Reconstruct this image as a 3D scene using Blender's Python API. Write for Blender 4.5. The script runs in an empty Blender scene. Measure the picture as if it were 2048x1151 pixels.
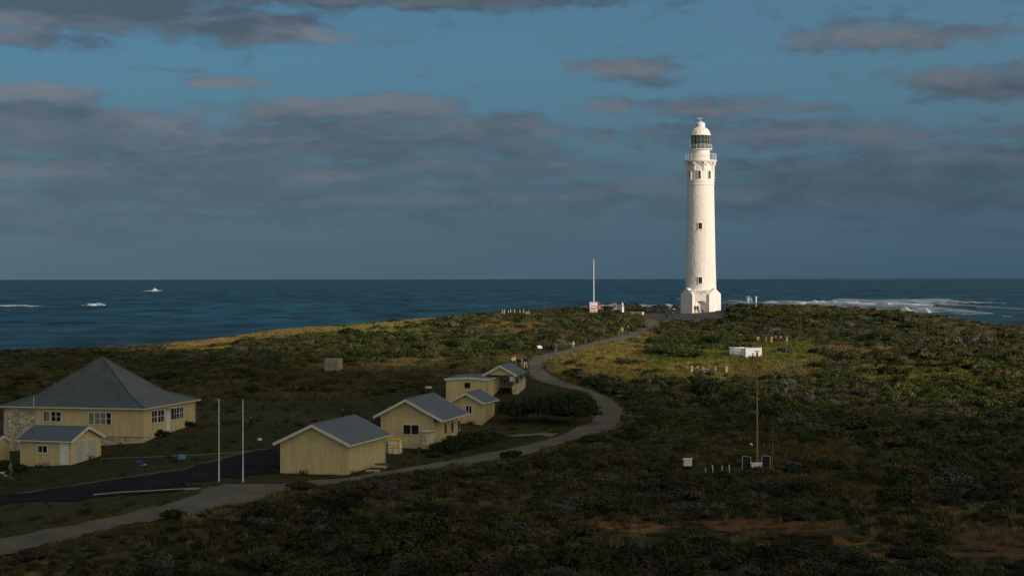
import bpy, math, random
import numpy as np
from mathutils import Vector, Matrix
random.seed(7); rng = np.random.default_rng(7)
PI = math.pi; R = math.radians
S = bpy.context.scene; COL = S.collection
F = 3450.0; CH = 26.0                      # focal length in photo pixels, eye height over the sea

# ------------------------------------------------------------------ view geometry (design-time survey)
def hy(px): return 557.3 - 0.00122*(px-1024)
def P(px, py, Z): return Vector(((px-1024)/F*Z, Z, CH-(py-hy(px))/F*Z))

# ------------------------------------------------------------------ terrain
CP = [(-300,715,300),(0,704,320),(200,698,325),(330,691,330),(450,678,335),(600,660,345),(750,649,352),(900,637,360),(1000,627,370),(1200,619,378),
(0,1075,135),(200,1050,140),(450,990,152),(700,950,165),(900,930,172),(1060,900,182),(1180,860,203),(1240,820,222),(1180,785,235),(1100,760,243),
(1070,735,255),(1111,710,268),(1190,690,290),(1256,670,320),(1300,650,342),(1340,632,355),(1400,626,365),(1440,625,372),(1360,624,378),
(285,877,185),(390,846,199),(70,900,188),(140,925,175),(40,932,176),(200,917,181),(20,957,170),(437,962,160),(560,945,167),(693,947,165),(770,928,175),
(500,859,195),(686,845,205),(100,780,245),(500,790,235),(664,740,265),(400,740,270),(100,730,290),(800,770,245),(900,720,280),(1000,690,300),
(700,690,305),(800,662,335),(450,710,300),(1000,652,335),(1100,642,350),(840,898,187),(964,854,214),(1030,786,229),(1100,850,210),
(1280,840,215),(1350,760,240),(1418,747,248),(1490,717,262),(1545,685,290),(1420,690,295),(1450,660,325),(1700,665,305),(1700,703,275),
(1700,762,240),(1900,723,255),(1900,803,220),(2048,723,250),(1600,842,200),(1514,938,160),(1375,945,160),(1300,902,175),(1900,903,175),
(1200,963,155),(1700,973,150),(2048,953,155),(1000,1054,128),(500,1104,125),(1500,1064,125),(2048,1054,122),(1024,1156,108),(1600,1156,105),
(2048,1156,100),(0,1155,122),(1470,619,350),(1550,616,345),(1650,619,340),(1800,631,330),(1950,651,315),(2048,663,305),(2300,692,290)]
cx=[];cy=[];cz=[]
for a in CP:
    p=P(*a); cx.append(p.x);cy.append(p.y);cz.append(p.z)
for x,y,z in [(150,100,12),(-120,100,3.5),(-150,200,7),(160,200,13),(0,40,10),(-150,320,10),(150,310,15),(-60,60,6),(70,60,11),(-220,250,7),(230,250,13)]:
    cx.append(x);cy.append(y);cz.append(z)
cx=np.array(cx);cy=np.array(cy);cz=np.array(cz)
def tps(r2): return np.where(r2>1e-9, r2*np.log(np.maximum(r2,1e-9))*0.5, 0)
n=len(cx); K=tps((cx[:,None]-cx)**2+(cy[:,None]-cy)**2)+np.eye(n)*60
Q=np.column_stack([np.ones(n),cx,cy]); A=np.zeros((n+3,n+3)); A[:n,:n]=K; A[:n,n:]=Q; A[n:,:n]=Q.T
W=np.linalg.solve(A,np.concatenate([cz,[0,0,0]]))
EX=np.array([-260,-100,-95,-80,-56,-42,-28,-13,-2.6,19,30,44,48,53,62,75,85,90,110,260.])
EY=np.array([280,315,320,325,335,345,352,360,370,382,388,388,368,352,345,335,320,312,300,270.])
def hgt(x,y):
    x=np.atleast_1d(np.asarray(x,float)); y=np.atleast_1d(np.asarray(y,float))
    ye=np.interp(x,EX,EY); yc=np.minimum(y,ye+6)
    out=np.zeros(x.shape); xf=x.ravel(); yf=yc.ravel(); of=np.zeros(len(xf))
    for i in range(0,len(xf),20000):
        a=xf[i:i+20000]; b=yf[i:i+20000]
        of[i:i+20000]=tps((a[:,None]-cx)**2+(b[:,None]-cy)**2)@W[:n]+W[n]+W[n+1]*a+W[n+2]*b
    d=np.maximum(y-ye-2,0)
    return np.maximum(of.reshape(x.shape)-0.004*d*d-0.10*d,-6)
def h1(x,y): return float(hgt([x],[y])[0])
_Zs=np.concatenate([np.arange(85,430,0.5)])
def G(px,py):
    """where the line of sight surveyed at (px,py) meets the ground"""
    x=(px-1024)/F*_Zs; z=CH-(py-hy(px))/F*_Zs; h=hgt(x,_Zs)
    k=np.where(z<=h)[0]
    if len(k)==0: k=[len(_Zs)-1]
    k=int(k[0])
    if k>0:
        a=(z[k-1]-h[k-1]); b=(h[k]-z[k]); t=a/(a+b+1e-9); Z=_Zs[k-1]+t*0.5
    else: Z=_Zs[0]
    X=(px-1024)/F*Z
    return Vector((X,Z,h1(X,Z)))

def vnoise(x,y,scale,seed):
    g=np.random.default_rng(seed).random((256,256)); u=x/scale+500; v=y/scale+500
    iu=np.floor(u).astype(int); iv=np.floor(v).astype(int); fu=u-iu; fv=v-iv
    fu=fu*fu*(3-2*fu); fv=fv*fv*(3-2*fv); a=lambda i,j:g[i%256,j%256]
    return (a(iu,iv)*(1-fu)*(1-fv)+a(iu+1,iv)*fu*(1-fv)+a(iu,iv+1)*(1-fu)*fv+a(iu+1,iv+1)*fu*fv)
def fbm(x,y,s,seed): return (vnoise(x,y,s,seed)+.5*vnoise(x,y,s/2.1,seed+1)+.25*vnoise(x,y,s/4.3,seed+2))/1.75
def inpoly(x,y,poly):
    c=np.zeros(x.shape,bool); m=len(poly); j=m-1
    for i in range(m):
        xi,yi=poly[i]; xj,yj=poly[j]
        if yi!=yj:
            c^=((yi>y)!=(yj>y))&(x<(xj-xi)*(y-yi)/(yj-yi)+xi)
        j=i
    return c
def topx(x,y,z): return 1024+x/y*F, 557.3-0.00122*(x/y*F)+(CH-z)/y*F

# ------------------------------------------------------------------ materials
MATS={}
def ramp(nt,fac,stops,interp='LINEAR'):
    r=nt.nodes.new('ShaderNodeValToRGB'); r.color_ramp.interpolation=interp
    e=r.color_ramp.elements
    while len(e)<len(stops): e.new(0.5)
    for k,(p,c) in enumerate(stops): e[k].position=p; e[k].color=(*c,1) if len(c)==3 else c
    nt.links.new(fac,r.inputs[0]); return r.outputs[0]
def newmat(name):
    m=bpy.data.materials.new(name); m.use_nodes=True; nt=m.node_tree
    b=nt.nodes['Principled BSDF']; return m,nt,b
def noise(nt,scale,detail=4,rough=.6,coord='Object',stretch=None,dim=None):
    tc=nt.nodes.new('ShaderNodeTexCoord'); nn=nt.nodes.new('ShaderNodeTexNoise')
    nn.inputs['Scale'].default_value=scale; nn.inputs['Detail'].default_value=detail; nn.inputs['Roughness'].default_value=rough
    src=tc.outputs[coord]
    if stretch:
        mp=nt.nodes.new('ShaderNodeMapping'); mp.inputs['Scale'].default_value=stretch; nt.links.new(src,mp.inputs[0]); src=mp.outputs[0]
    nt.links.new(src,nn.inputs['Vector']); return nn.outputs['Fac']
def bump(nt,b,h,strength,dist):
    bp=nt.nodes.new('ShaderNodeBump'); bp.inputs['Strength'].default_value=strength; bp.inputs['Distance'].default_value=dist
    nt.links.new(h,bp.inputs['Height']); nt.links.new(bp.outputs[0],b.inputs['Normal']); return bp
def mat(name,col,rough=.7,metal=0,var=.12,scale=3,bmp=0,bscale=20,stretch=None,spec=.5):
    if name in MATS: return MATS[name]
    m,nt,b=newmat(name); n1=noise(nt,scale,5,.65,stretch=stretch)
    c0=tuple(c*(1-var) for c in col); c1=tuple(min(1,c*(1+var)) for c in col)
    nt.links.new(ramp(nt,n1,[(.3,c0),(.7,c1)]),b.inputs['Base Color'])
    b.inputs['Roughness'].default_value=rough; b.inputs['Metallic'].default_value=metal; b.inputs['Specular IOR Level'].default_value=spec
    if bmp: bump(nt,b,noise(nt,bscale,3),bmp,.02)
    MATS[name]=m; return m

def wall_mat():
    m,nt,b=newmat('cream_cladding')
    n1=noise(nt,1.2,5,.6,stretch=(1,1,.35)); c=ramp(nt,n1,[(.25,(.50,.415,.205)),(.75,(.66,.56,.30))])
    n2=noise(nt,3,7,.75,stretch=(1,1,.10)); d=ramp(nt,n2,[(.3,(.62,.60,.54)),(.55,(1,1,1))])
    mx=nt.nodes.new('ShaderNodeMix'); mx.data_type='RGBA'; mx.blend_type='MULTIPLY'; mx.inputs[0].default_value=.42
    nt.links.new(c,mx.inputs[6]); nt.links.new(d,mx.inputs[7]); nt.links.new(mx.outputs[2],b.inputs['Base Color'])
    b.inputs['Roughness'].default_value=.65; MATS['cream']=m; return m
def roof_mat(name,col,axis):
    m,nt,b=newmat(name)
    tc=nt.nodes.new('ShaderNodeTexCoord'); w=nt.nodes.new('ShaderNodeTexWave'); w.bands_direction=axis; w.inputs['Scale'].default_value=2.2; w.inputs['Distortion'].default_value=0
    nt.links.new(tc.outputs['Object'],w.inputs['Vector'])
    n1=noise(nt,.9,5,.65); c=ramp(nt,n1,[(.25,tuple(x*.70 for x in col)),(.5,col),(.75,tuple(x*1.25 for x in col))])
    mx=nt.nodes.new('ShaderNodeMix'); mx.data_type='RGBA'; mx.blend_type='MULTIPLY'; mx.inputs[0].default_value=.25
    nt.links.new(c,mx.inputs[6]); nt.links.new(w.outputs['Color'],mx.inputs[7]); nt.links.new(mx.outputs[2],b.inputs['Base Color'])
    b.inputs['Roughness'].default_value=.5; b.inputs['Metallic'].default_value=.15
    bump(nt,b,w.outputs['Fac'],.5,.03); MATS[name]=m; return m
def stone_mat(name,cols,scale=2.2,mortar=(.30,.27,.22),flat=1.6):
    m,nt,b=newmat(name); tc=nt.nodes.new('ShaderNodeTexCoord'); mp=nt.nodes.new('ShaderNodeMapping'); mp.inputs['Scale'].default_value=(1,1,flat)
    nt.links.new(tc.outputs['Object'],mp.inputs[0])
    v=nt.nodes.new('ShaderNodeTexVoronoi'); v.inputs['Scale'].default_value=scale; nt.links.new(mp.outputs[0],v.inputs['Vector'])
    e=nt.nodes.new('ShaderNodeTexVoronoi'); e.feature='DISTANCE_TO_EDGE'; e.inputs['Scale'].default_value=scale; nt.links.new(mp.outputs[0],e.inputs['Vector'])
    sp=nt.nodes.new('ShaderNodeSeparateColor'); nt.links.new(v.outputs['Color'],sp.inputs[0])
    c=ramp(nt,sp.outputs[0],[(k/(len(cols)-1),q) for k,q in enumerate(cols)])
    ed=ramp(nt,e.outputs[0],[(.02,(0,0,0)),(.08,(1,1,1))])
    mx=nt.nodes.new('ShaderNodeMix'); mx.data_type='RGBA'; nt.links.new(ed,mx.inputs[0]); mx.inputs[6].default_value=(*mortar,1); nt.links.new(c,mx.inputs[7])
    nt.links.new(mx.outputs[2],b.inputs['Base Color']); b.inputs['Roughness'].default_value=.9
    bump(nt,b,ed,.8,.05); MATS[name]=m; return m
CREAM=wall_mat(); JOINT=mat('cladding_joint',(.51,.43,.225),.7,var=.1)
ROOFX=roof_mat('corrugated_iron',(.115,.135,.145),'Y'); ROOFY=roof_mat('corrugated_iron_cross',(.095,.125,.14),'X')
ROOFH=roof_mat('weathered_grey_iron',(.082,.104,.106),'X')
STONE=stone_mat('limestone_rubble',[(.30,.25,.18),(.58,.51,.38),(.68,.61,.46),(.44,.38,.27)])
ORANGE=stone_mat('tan_stone',[(.24,.19,.10),(.34,.27,.15),(.18,.14,.08)],1.3,(.14,.11,.07))
TRIM=mat('white_trim',(.62,.60,.52),.55,var=.06); CTRIM=mat('cream_trim',(.56,.50,.32),.6,var=.06)
WHITE=mat('white_paint',(.74,.74,.72),.5,var=.06); GLASS=mat('dark_window_glass',(.012,.014,.016),.12,var=.3)
CURT=mat('curtained_glass',(.20,.19,.13),.3,var=.2); DARK=mat('dark_metal',(.02,.02,.022),.5); GREYD=mat('grey_garage_door',(.42,.44,.36),.6,var=.05)
WOOD=mat('weathered_timber',(.42,.38,.29),.85,var=.35,scale=5,stretch=(6,6,.5)); BROWN=mat('brown_timber',(.07,.045,.03),.8,var=.3)
KERBM=mat('dull_kerb',(.13,.12,.095),.9,var=.3,scale=.6); CONC=mat('pale_concrete',(.30,.28,.23),.9,var=.2,bmp=.3)

# ------------------------------------------------------------------ mesh helper
class MB:
    def __init__(s): s.v=[]; s.f=[]; s.m=[]; s.k=0
    def face(s,pts,k=None):
        i=len(s.v); s.v+= [tuple(p) for p in pts]; s.f.append(tuple(range(i,i+len(pts)))); s.m.append(s.k if k is None else k)
    def box(s,x0,x1,y0,y1,z0,z1,T=None):
        c=[(x0,y0,z0),(x1,y0,z0),(x1,y1,z0),(x0,y1,z0),(x0,y0,z1),(x1,y0,z1),(x1,y1,z1),(x0,y1,z1)]
        if T is not None: c=[tuple(T@Vector(p)) for p in c]
        i=len(s.v); s.v+=c
        for q in [(0,3,2,1),(4,5,6,7),(0,1,5,4),(1,2,6,5),(2,3,7,6),(3,0,4,7)]: s.f.append(tuple(i+a for a in q)); s.m.append(s.k)
        return s
    def prism(s,poly,z0,z1,T=None):
        """poly in xy extruded in z"""
        m=len(poly); c=[(a,b,z0) for a,b in poly]+[(a,b,z1) for a,b in poly]
        if T is not None: c=[tuple(T@Vector(p)) for p in c]
        i=len(s.v); s.v+=c; s.f.append(tuple(i+k for k in reversed(range(m)))); s.m.append(s.k); s.f.append(tuple(i+m+k for k in range(m))); s.m.append(s.k)
        for k in range(m): s.f.append((i+k,i+(k+1)%m,i+m+(k+1)%m,i+m+k)); s.m.append(s.k)
        return s
    def tube(s,a,b,r,r2=None,nn=8):
        a=Vector(a);b=Vector(b); d=(b-a).normalized(); u=d.orthogonal().normalized(); w=d.cross(u); r2=r if r2 is None else r2
        i=len(s.v)
        for p,rr in ((a,r),(b,r2)):
            for k in range(nn):
                t=2*PI*k/nn; s.v.append(tuple(p+rr*(math.cos(t)*u+math.sin(t)*w)))
        for k in range(nn): s.f.append((i+k,i+(k+1)%nn,i+nn+(k+1)%nn,i+nn+k)); s.m.append(s.k)
        s.f.append(tuple(i+k for k in reversed(range(nn)))); s.m.append(s.k); s.f.append(tuple(i+nn+k for k in range(nn))); s.m.append(s.k)
        return s
    def lathe(s,prof,nn=48,c=(0,0),a0=0,cap=True):
        i=len(s.v)
        for r,z in prof:
            for k in range(nn):
                t=a0+2*PI*k/nn; s.v.append((c[0]+r*math.cos(t),c[1]+r*math.sin(t),z))
        for j in range(len(prof)-1):
            for k in range(nn): s.f.append((i+j*nn+k,i+j*nn+(k+1)%nn,i+(j+1)*nn+(k+1)%nn,i+(j+1)*nn+k)); s.m.append(s.k)
        if cap:
            s.f.append(tuple(i+k for k in reversed(range(nn)))); s.m.append(s.k)
            e=i+(len(prof)-1)*nn; s.f.append(tuple(e+k for k in range(nn))); s.m.append(s.k)
        return s
    def ring(s,R0,z,r,nn=40):
        for k in range(nn):
            a=2*PI*k/nn;b=2*PI*(k+1)/nn
            s.tube((R0*math.cos(a),R0*math.sin(a),z),(R0*math.cos(b),R0*math.sin(b),z),r,nn=5)
        return s
    def build(s,name,mats,parent=None,smooth=False,loc=None,rz=0):
        me=bpy.data.meshes.new(name); me.from_pydata(s.v,[],s.f)
        if not isinstance(mats,(list,tuple)): mats=[mats]
        for m in mats: me.materials.append(m)
        if len(mats)>1: me.polygons.foreach_set('material_index',s.m)
        if smooth: me.polygons.foreach_set('use_smooth',[True]*len(s.f))
        me.update(); o=bpy.data.objects.new(name,me); COL.objects.link(o)
        if parent is not None: o.parent=parent
        if loc is not None: o.location=loc
        o.rotation_euler=(0,0,rz); return o
def tag(o,label=None,cat=None,group=None,kind=None):
    if label: o['label']=label
    if cat: o['category']=cat
    if group: o['group']=group
    if kind: o['kind']=kind
    return o
def thing(name,loc,rz,label,cat,group=None):
    o=bpy.data.objects.new(name,None); COL.objects.link(o); o.location=loc; o.rotation_euler=(0,0,rz); o.empty_display_size=.3
    return tag(o,label,cat,group)

# ------------------------------------------------------------------ ground zones (surveyed outlines)
# outline, ground colour, shrub density, grass-tuft density, tuft colour
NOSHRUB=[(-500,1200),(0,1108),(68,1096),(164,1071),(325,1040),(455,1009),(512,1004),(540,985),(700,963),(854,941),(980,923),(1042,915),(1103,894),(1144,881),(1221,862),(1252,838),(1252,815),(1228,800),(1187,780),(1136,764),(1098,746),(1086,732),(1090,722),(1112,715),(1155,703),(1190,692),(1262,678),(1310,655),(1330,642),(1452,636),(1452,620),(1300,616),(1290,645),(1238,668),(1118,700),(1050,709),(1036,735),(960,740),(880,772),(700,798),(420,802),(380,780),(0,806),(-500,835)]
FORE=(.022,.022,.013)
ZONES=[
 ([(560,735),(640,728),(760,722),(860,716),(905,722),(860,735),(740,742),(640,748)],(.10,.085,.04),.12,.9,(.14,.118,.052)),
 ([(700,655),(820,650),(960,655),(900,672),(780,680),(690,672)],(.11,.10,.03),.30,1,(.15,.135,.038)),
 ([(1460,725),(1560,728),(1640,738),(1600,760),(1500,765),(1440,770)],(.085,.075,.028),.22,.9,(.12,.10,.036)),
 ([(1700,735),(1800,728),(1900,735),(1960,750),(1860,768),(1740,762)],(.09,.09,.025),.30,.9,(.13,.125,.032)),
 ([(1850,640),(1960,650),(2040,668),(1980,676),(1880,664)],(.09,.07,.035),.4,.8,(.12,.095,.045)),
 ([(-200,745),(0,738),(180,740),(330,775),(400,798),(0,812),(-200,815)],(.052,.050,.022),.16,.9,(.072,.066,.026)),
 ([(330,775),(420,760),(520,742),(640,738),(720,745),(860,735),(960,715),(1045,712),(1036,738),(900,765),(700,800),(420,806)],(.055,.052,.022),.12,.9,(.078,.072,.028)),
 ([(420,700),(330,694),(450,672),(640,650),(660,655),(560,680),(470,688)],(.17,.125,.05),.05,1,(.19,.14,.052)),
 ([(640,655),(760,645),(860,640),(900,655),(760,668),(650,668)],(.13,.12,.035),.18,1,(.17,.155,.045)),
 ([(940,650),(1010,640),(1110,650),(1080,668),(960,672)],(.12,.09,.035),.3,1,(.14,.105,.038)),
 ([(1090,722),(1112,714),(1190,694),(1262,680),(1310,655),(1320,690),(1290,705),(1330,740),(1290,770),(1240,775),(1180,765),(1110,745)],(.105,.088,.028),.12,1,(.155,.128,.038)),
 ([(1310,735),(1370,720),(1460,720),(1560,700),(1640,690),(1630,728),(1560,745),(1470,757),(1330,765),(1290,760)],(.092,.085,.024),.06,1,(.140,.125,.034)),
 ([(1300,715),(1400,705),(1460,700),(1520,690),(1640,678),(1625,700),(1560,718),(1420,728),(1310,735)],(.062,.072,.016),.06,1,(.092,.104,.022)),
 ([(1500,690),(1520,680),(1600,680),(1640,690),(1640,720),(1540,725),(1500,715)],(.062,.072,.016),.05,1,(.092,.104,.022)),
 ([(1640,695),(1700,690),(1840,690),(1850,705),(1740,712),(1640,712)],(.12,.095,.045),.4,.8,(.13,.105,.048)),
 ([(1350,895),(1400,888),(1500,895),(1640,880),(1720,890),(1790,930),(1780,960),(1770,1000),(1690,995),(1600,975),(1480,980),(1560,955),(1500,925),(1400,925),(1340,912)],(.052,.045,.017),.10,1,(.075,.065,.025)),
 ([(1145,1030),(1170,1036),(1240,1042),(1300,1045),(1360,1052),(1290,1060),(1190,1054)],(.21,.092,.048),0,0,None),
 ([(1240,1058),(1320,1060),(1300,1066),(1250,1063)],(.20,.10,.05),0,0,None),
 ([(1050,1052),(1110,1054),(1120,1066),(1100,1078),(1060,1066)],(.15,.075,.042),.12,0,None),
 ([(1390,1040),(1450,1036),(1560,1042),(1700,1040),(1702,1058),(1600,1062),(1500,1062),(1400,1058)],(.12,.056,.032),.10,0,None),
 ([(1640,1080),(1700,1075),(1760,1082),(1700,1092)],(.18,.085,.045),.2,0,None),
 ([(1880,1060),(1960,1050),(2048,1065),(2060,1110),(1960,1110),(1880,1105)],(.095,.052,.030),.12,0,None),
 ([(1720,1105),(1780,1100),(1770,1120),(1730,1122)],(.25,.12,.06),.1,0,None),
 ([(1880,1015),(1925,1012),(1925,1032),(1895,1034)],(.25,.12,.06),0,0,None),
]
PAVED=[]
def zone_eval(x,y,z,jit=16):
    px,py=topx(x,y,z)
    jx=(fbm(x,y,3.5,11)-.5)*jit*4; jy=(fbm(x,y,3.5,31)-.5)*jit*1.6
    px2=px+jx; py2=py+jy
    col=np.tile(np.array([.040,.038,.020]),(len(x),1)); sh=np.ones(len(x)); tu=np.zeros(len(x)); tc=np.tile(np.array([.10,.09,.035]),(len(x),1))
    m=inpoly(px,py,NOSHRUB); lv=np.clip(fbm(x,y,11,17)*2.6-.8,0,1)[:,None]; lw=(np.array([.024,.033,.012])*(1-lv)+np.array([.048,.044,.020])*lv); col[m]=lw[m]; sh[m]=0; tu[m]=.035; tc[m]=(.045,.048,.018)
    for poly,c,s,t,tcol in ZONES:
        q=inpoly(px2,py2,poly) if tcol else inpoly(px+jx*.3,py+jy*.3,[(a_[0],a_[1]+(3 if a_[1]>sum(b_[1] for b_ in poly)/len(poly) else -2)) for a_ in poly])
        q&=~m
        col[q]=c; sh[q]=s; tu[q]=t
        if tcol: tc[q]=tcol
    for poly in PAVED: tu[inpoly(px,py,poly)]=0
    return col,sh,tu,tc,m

def make_terrain():
    xs=np.arange(-250,250.1,1.25); ys=np.concatenate([np.arange(0,80,5),np.arange(80,440,1.25),np.arange(440,520,8)])
    X,Y=np.meshgrid(xs,ys); Hh=hgt(X.ravel(),Y.ravel()); xf=X.ravel(); yf=Y.ravel()
    xz=xf; yz=np.maximum(yf,20)
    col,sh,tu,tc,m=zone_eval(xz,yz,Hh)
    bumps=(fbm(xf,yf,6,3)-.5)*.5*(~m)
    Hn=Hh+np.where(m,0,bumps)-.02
    v=np.column_stack([xf,yf,Hn]); nx=len(xs); ny=len(ys)
    I=np.arange(nx*ny).reshape(ny,nx); f=np.stack([I[:-1,:-1],I[:-1,1:],I[1:,1:],I[1:,:-1]],-1).reshape(-1,4)
    me=bpy.data.meshes.new('ground'); me.from_pydata(v.tolist(),[],f.tolist()); me.polygons.foreach_set('use_smooth',[True]*len(f))
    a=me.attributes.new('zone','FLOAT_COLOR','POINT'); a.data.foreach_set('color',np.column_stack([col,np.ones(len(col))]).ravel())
    mt,nt,b=newmat('coastal_ground')
    at=nt.nodes.new('ShaderNodeAttribute'); at.attribute_name='zone'
    n1=noise(nt,.7,8,.7); n2=noise(nt,6,6,.75)
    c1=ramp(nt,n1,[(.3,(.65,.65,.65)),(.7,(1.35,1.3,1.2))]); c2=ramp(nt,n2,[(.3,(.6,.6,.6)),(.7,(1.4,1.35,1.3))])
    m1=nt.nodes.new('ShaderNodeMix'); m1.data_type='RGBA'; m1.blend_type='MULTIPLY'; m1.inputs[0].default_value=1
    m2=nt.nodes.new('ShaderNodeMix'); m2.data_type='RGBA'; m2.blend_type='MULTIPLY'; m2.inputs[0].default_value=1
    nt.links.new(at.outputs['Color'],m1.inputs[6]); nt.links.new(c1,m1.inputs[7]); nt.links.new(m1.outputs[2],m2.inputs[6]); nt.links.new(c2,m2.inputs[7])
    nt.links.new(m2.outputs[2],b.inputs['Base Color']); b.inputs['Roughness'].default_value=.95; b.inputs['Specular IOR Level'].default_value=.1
    bump(nt,b,n2,.6,.12); me.materials.append(mt)
    o=bpy.data.objects.new('ground',me); COL.objects.link(o); tag(o,kind='structure')
make_terrain()

# ------------------------------------------------------------------ paths (draped sheets)
def drape(name,pairs,material,lift=.05,cols=8,sub=6,kind='structure'):
    """pairs: [(edgeA px,py),(edgeB px,py)] down the length"""
    rows=[]; PAVED.append([a for a,b in pairs]+[b for a,b in pairs][::-1])
    W_=[(G(*a),G(*b)) for a,b in pairs]
    for i in range(len(W_)-1):
        for k in range(sub):
            t=k/sub; rows.append((W_[i][0].lerp(W_[i+1][0],t),W_[i][1].lerp(W_[i+1][1],t)))
    rows.append(W_[-1]); xs=[];ys=[]
    for r_i,(a,b) in enumerate(rows):
        for c in range(cols+1):
            t=c/cols
            if c in(0,cols): t+=random.uniform(-.045,.045)+.05*math.sin(r_i*.9+c)
            p=a.lerp(b,t); xs.append(p.x); ys.append(p.y)
    z=hgt(xs,ys)+lift; v=list(zip(xs,ys,z.tolist())); f=[]
    for r_i in range(len(rows)-1):
        for c in range(cols):
            i=r_i*(cols+1)+c; f.append((i,i+1,i+cols+2,i+cols+1))
    me=bpy.data.meshes.new(name); me.from_pydata(v,[],f); me.materials.append(material); me.polygons.foreach_set('use_smooth',[True]*len(f))
    o=bpy.data.objects.new(name,me); COL.objects.link(o); tag(o,kind=kind)
    return o
GRAV=mat('fine_gravel',(.094,.082,.060),.95,var=.40,scale=.22,bmp=.5,bscale=12); ASPH=mat('old_asphalt',(.017,.017,.019),1,var=.45,scale=.25,bmp=.4,bscale=25,spec=.05)
DIRT=mat('worn_track',(.10,.09,.065),.95,var=.3,scale=.6,bmp=.4)
pa=[((1292,636),(1325,638)),((1286,648),(1313,650)),((1262,662),(1290,664)),((1238,671),(1262,677)),((1200,681),(1228,686)),((1170,688),(1190,693)),((1140,697),(1165,700)),((1118,704),(1130,710)),((1090,708),(1108,717)),((1068,714),(1092,723)),((1057,724),(1085,729)),((1055,736),(1086,737)),((1058,749),(1098,747)),((1082,765),(1120,759)),((1125,775),(1152,771)),((1170,784),(1187,781)),((1185,795),(1215,793)),((1190,812),(1238,808)),((1190,830),(1250,824)),((1180,842),(1246,842)),((1150,856),(1225,860)),((1117,872),(1180,876)),((1075,884),(1144,882)),((1042,892),(1103,895)),((973,906),(1042,914)),((905,919),(960,925)),((836,931),(900,932)),((785,940),(850,941)),((740,947),(780,948)),((700,955),(720,960)),((640,960),(655,970)),((560,967),(590,978)),((480,968),(545,990)),((420,972),(512,1005)),((388,989),(455,1010)),((342,1006),(390,1028)),((272,1022),(325,1040)),((205,1037),(239,1051)),((102,1057),(164,1072)),((0,1078),(68,1096)),((-120,1100),(-60,1125)),((-300,1130),(-260,1165))]
drape('path',pa,GRAV,.06)
drape('road',[((640,885),(690,900)),((560,890),(600,925)),((530,895),(556,940)),((480,909),(500,953)),((420,925),(440,955)),((360,940),(400,964)),((300,951),(340,975)),((205,962),(260,988)),((100,978),(160,1000)),((0,992),(40,1004)),((-150,1015),(-120,1022))],ASPH,.04)
drape('road',[((700,868),(762,872)),((752,838),(764,868)),((745,832),(760,835))],ASPH,.045)
drape('road',[((420,968),(412,972)),((360,974),(350,982)),((290,980),(280,988)),((200,986),(190,993))],ASPH,.05)
drape('forecourt',[((1290,627),(1288,637)),((1330,624),(1325,642)),((1370,622),(1370,642)),((1410,622),(1410,641)),((1448,624),(1450,637))],mat('dark_forecourt',(.038,.035,.027),.9,var=.3,scale=.4),.08)
drape('side_track',[((1118,866),(1100,874)),((1090,865),(1080,870)),((1040,868),(1035,873)),((1000,872),(1000,876))],DIRT,.045,4)
def kerb(pts,name='kerb',w=.12,h=.08,m=KERBM,label=None):
    b=MB(); W_=[G(*p) for p in pts]; fine=[]
    for i in range(len(W_)-1):
        for k in range(6): fine.append(W_[i].lerp(W_[i+1],k/6))
    fine.append(W_[-1])
    for a,c in zip(fine,fine[1:]):
        a=Vector((a.x,a.y,h1(a.x,a.y))); c=Vector((c.x,c.y,h1(c.x,c.y))); d=(c-a).normalized(); nrm=Vector((-d.y,d.x,0)).normalized()*w/2
        lo=Vector((0,0,-.1)); up=Vector((0,0,h)); q=[a-nrm,c-nrm,c+nrm,a+nrm]
        b.face([p+up for p in q]); b.face([q[0]+lo,q[1]+lo,q[1]+up,q[0]+up]); b.face([q[3]+lo,q[2]+lo,q[2]+up,q[3]+up])
    o=b.build(name,m); tag(o,kind='structure'); return o
kerb([(200,917),(290,914),(380,910),(470,905),(540,897)])
kerb([(-60,1003),(0,992),(110,975),(205,960),(360,938),(470,909),(530,894)],h=.03,w=.08)
kerb([(186,990),(240,985),(300,982),(410,976)],h=.12,w=.18,m=CONC)

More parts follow.
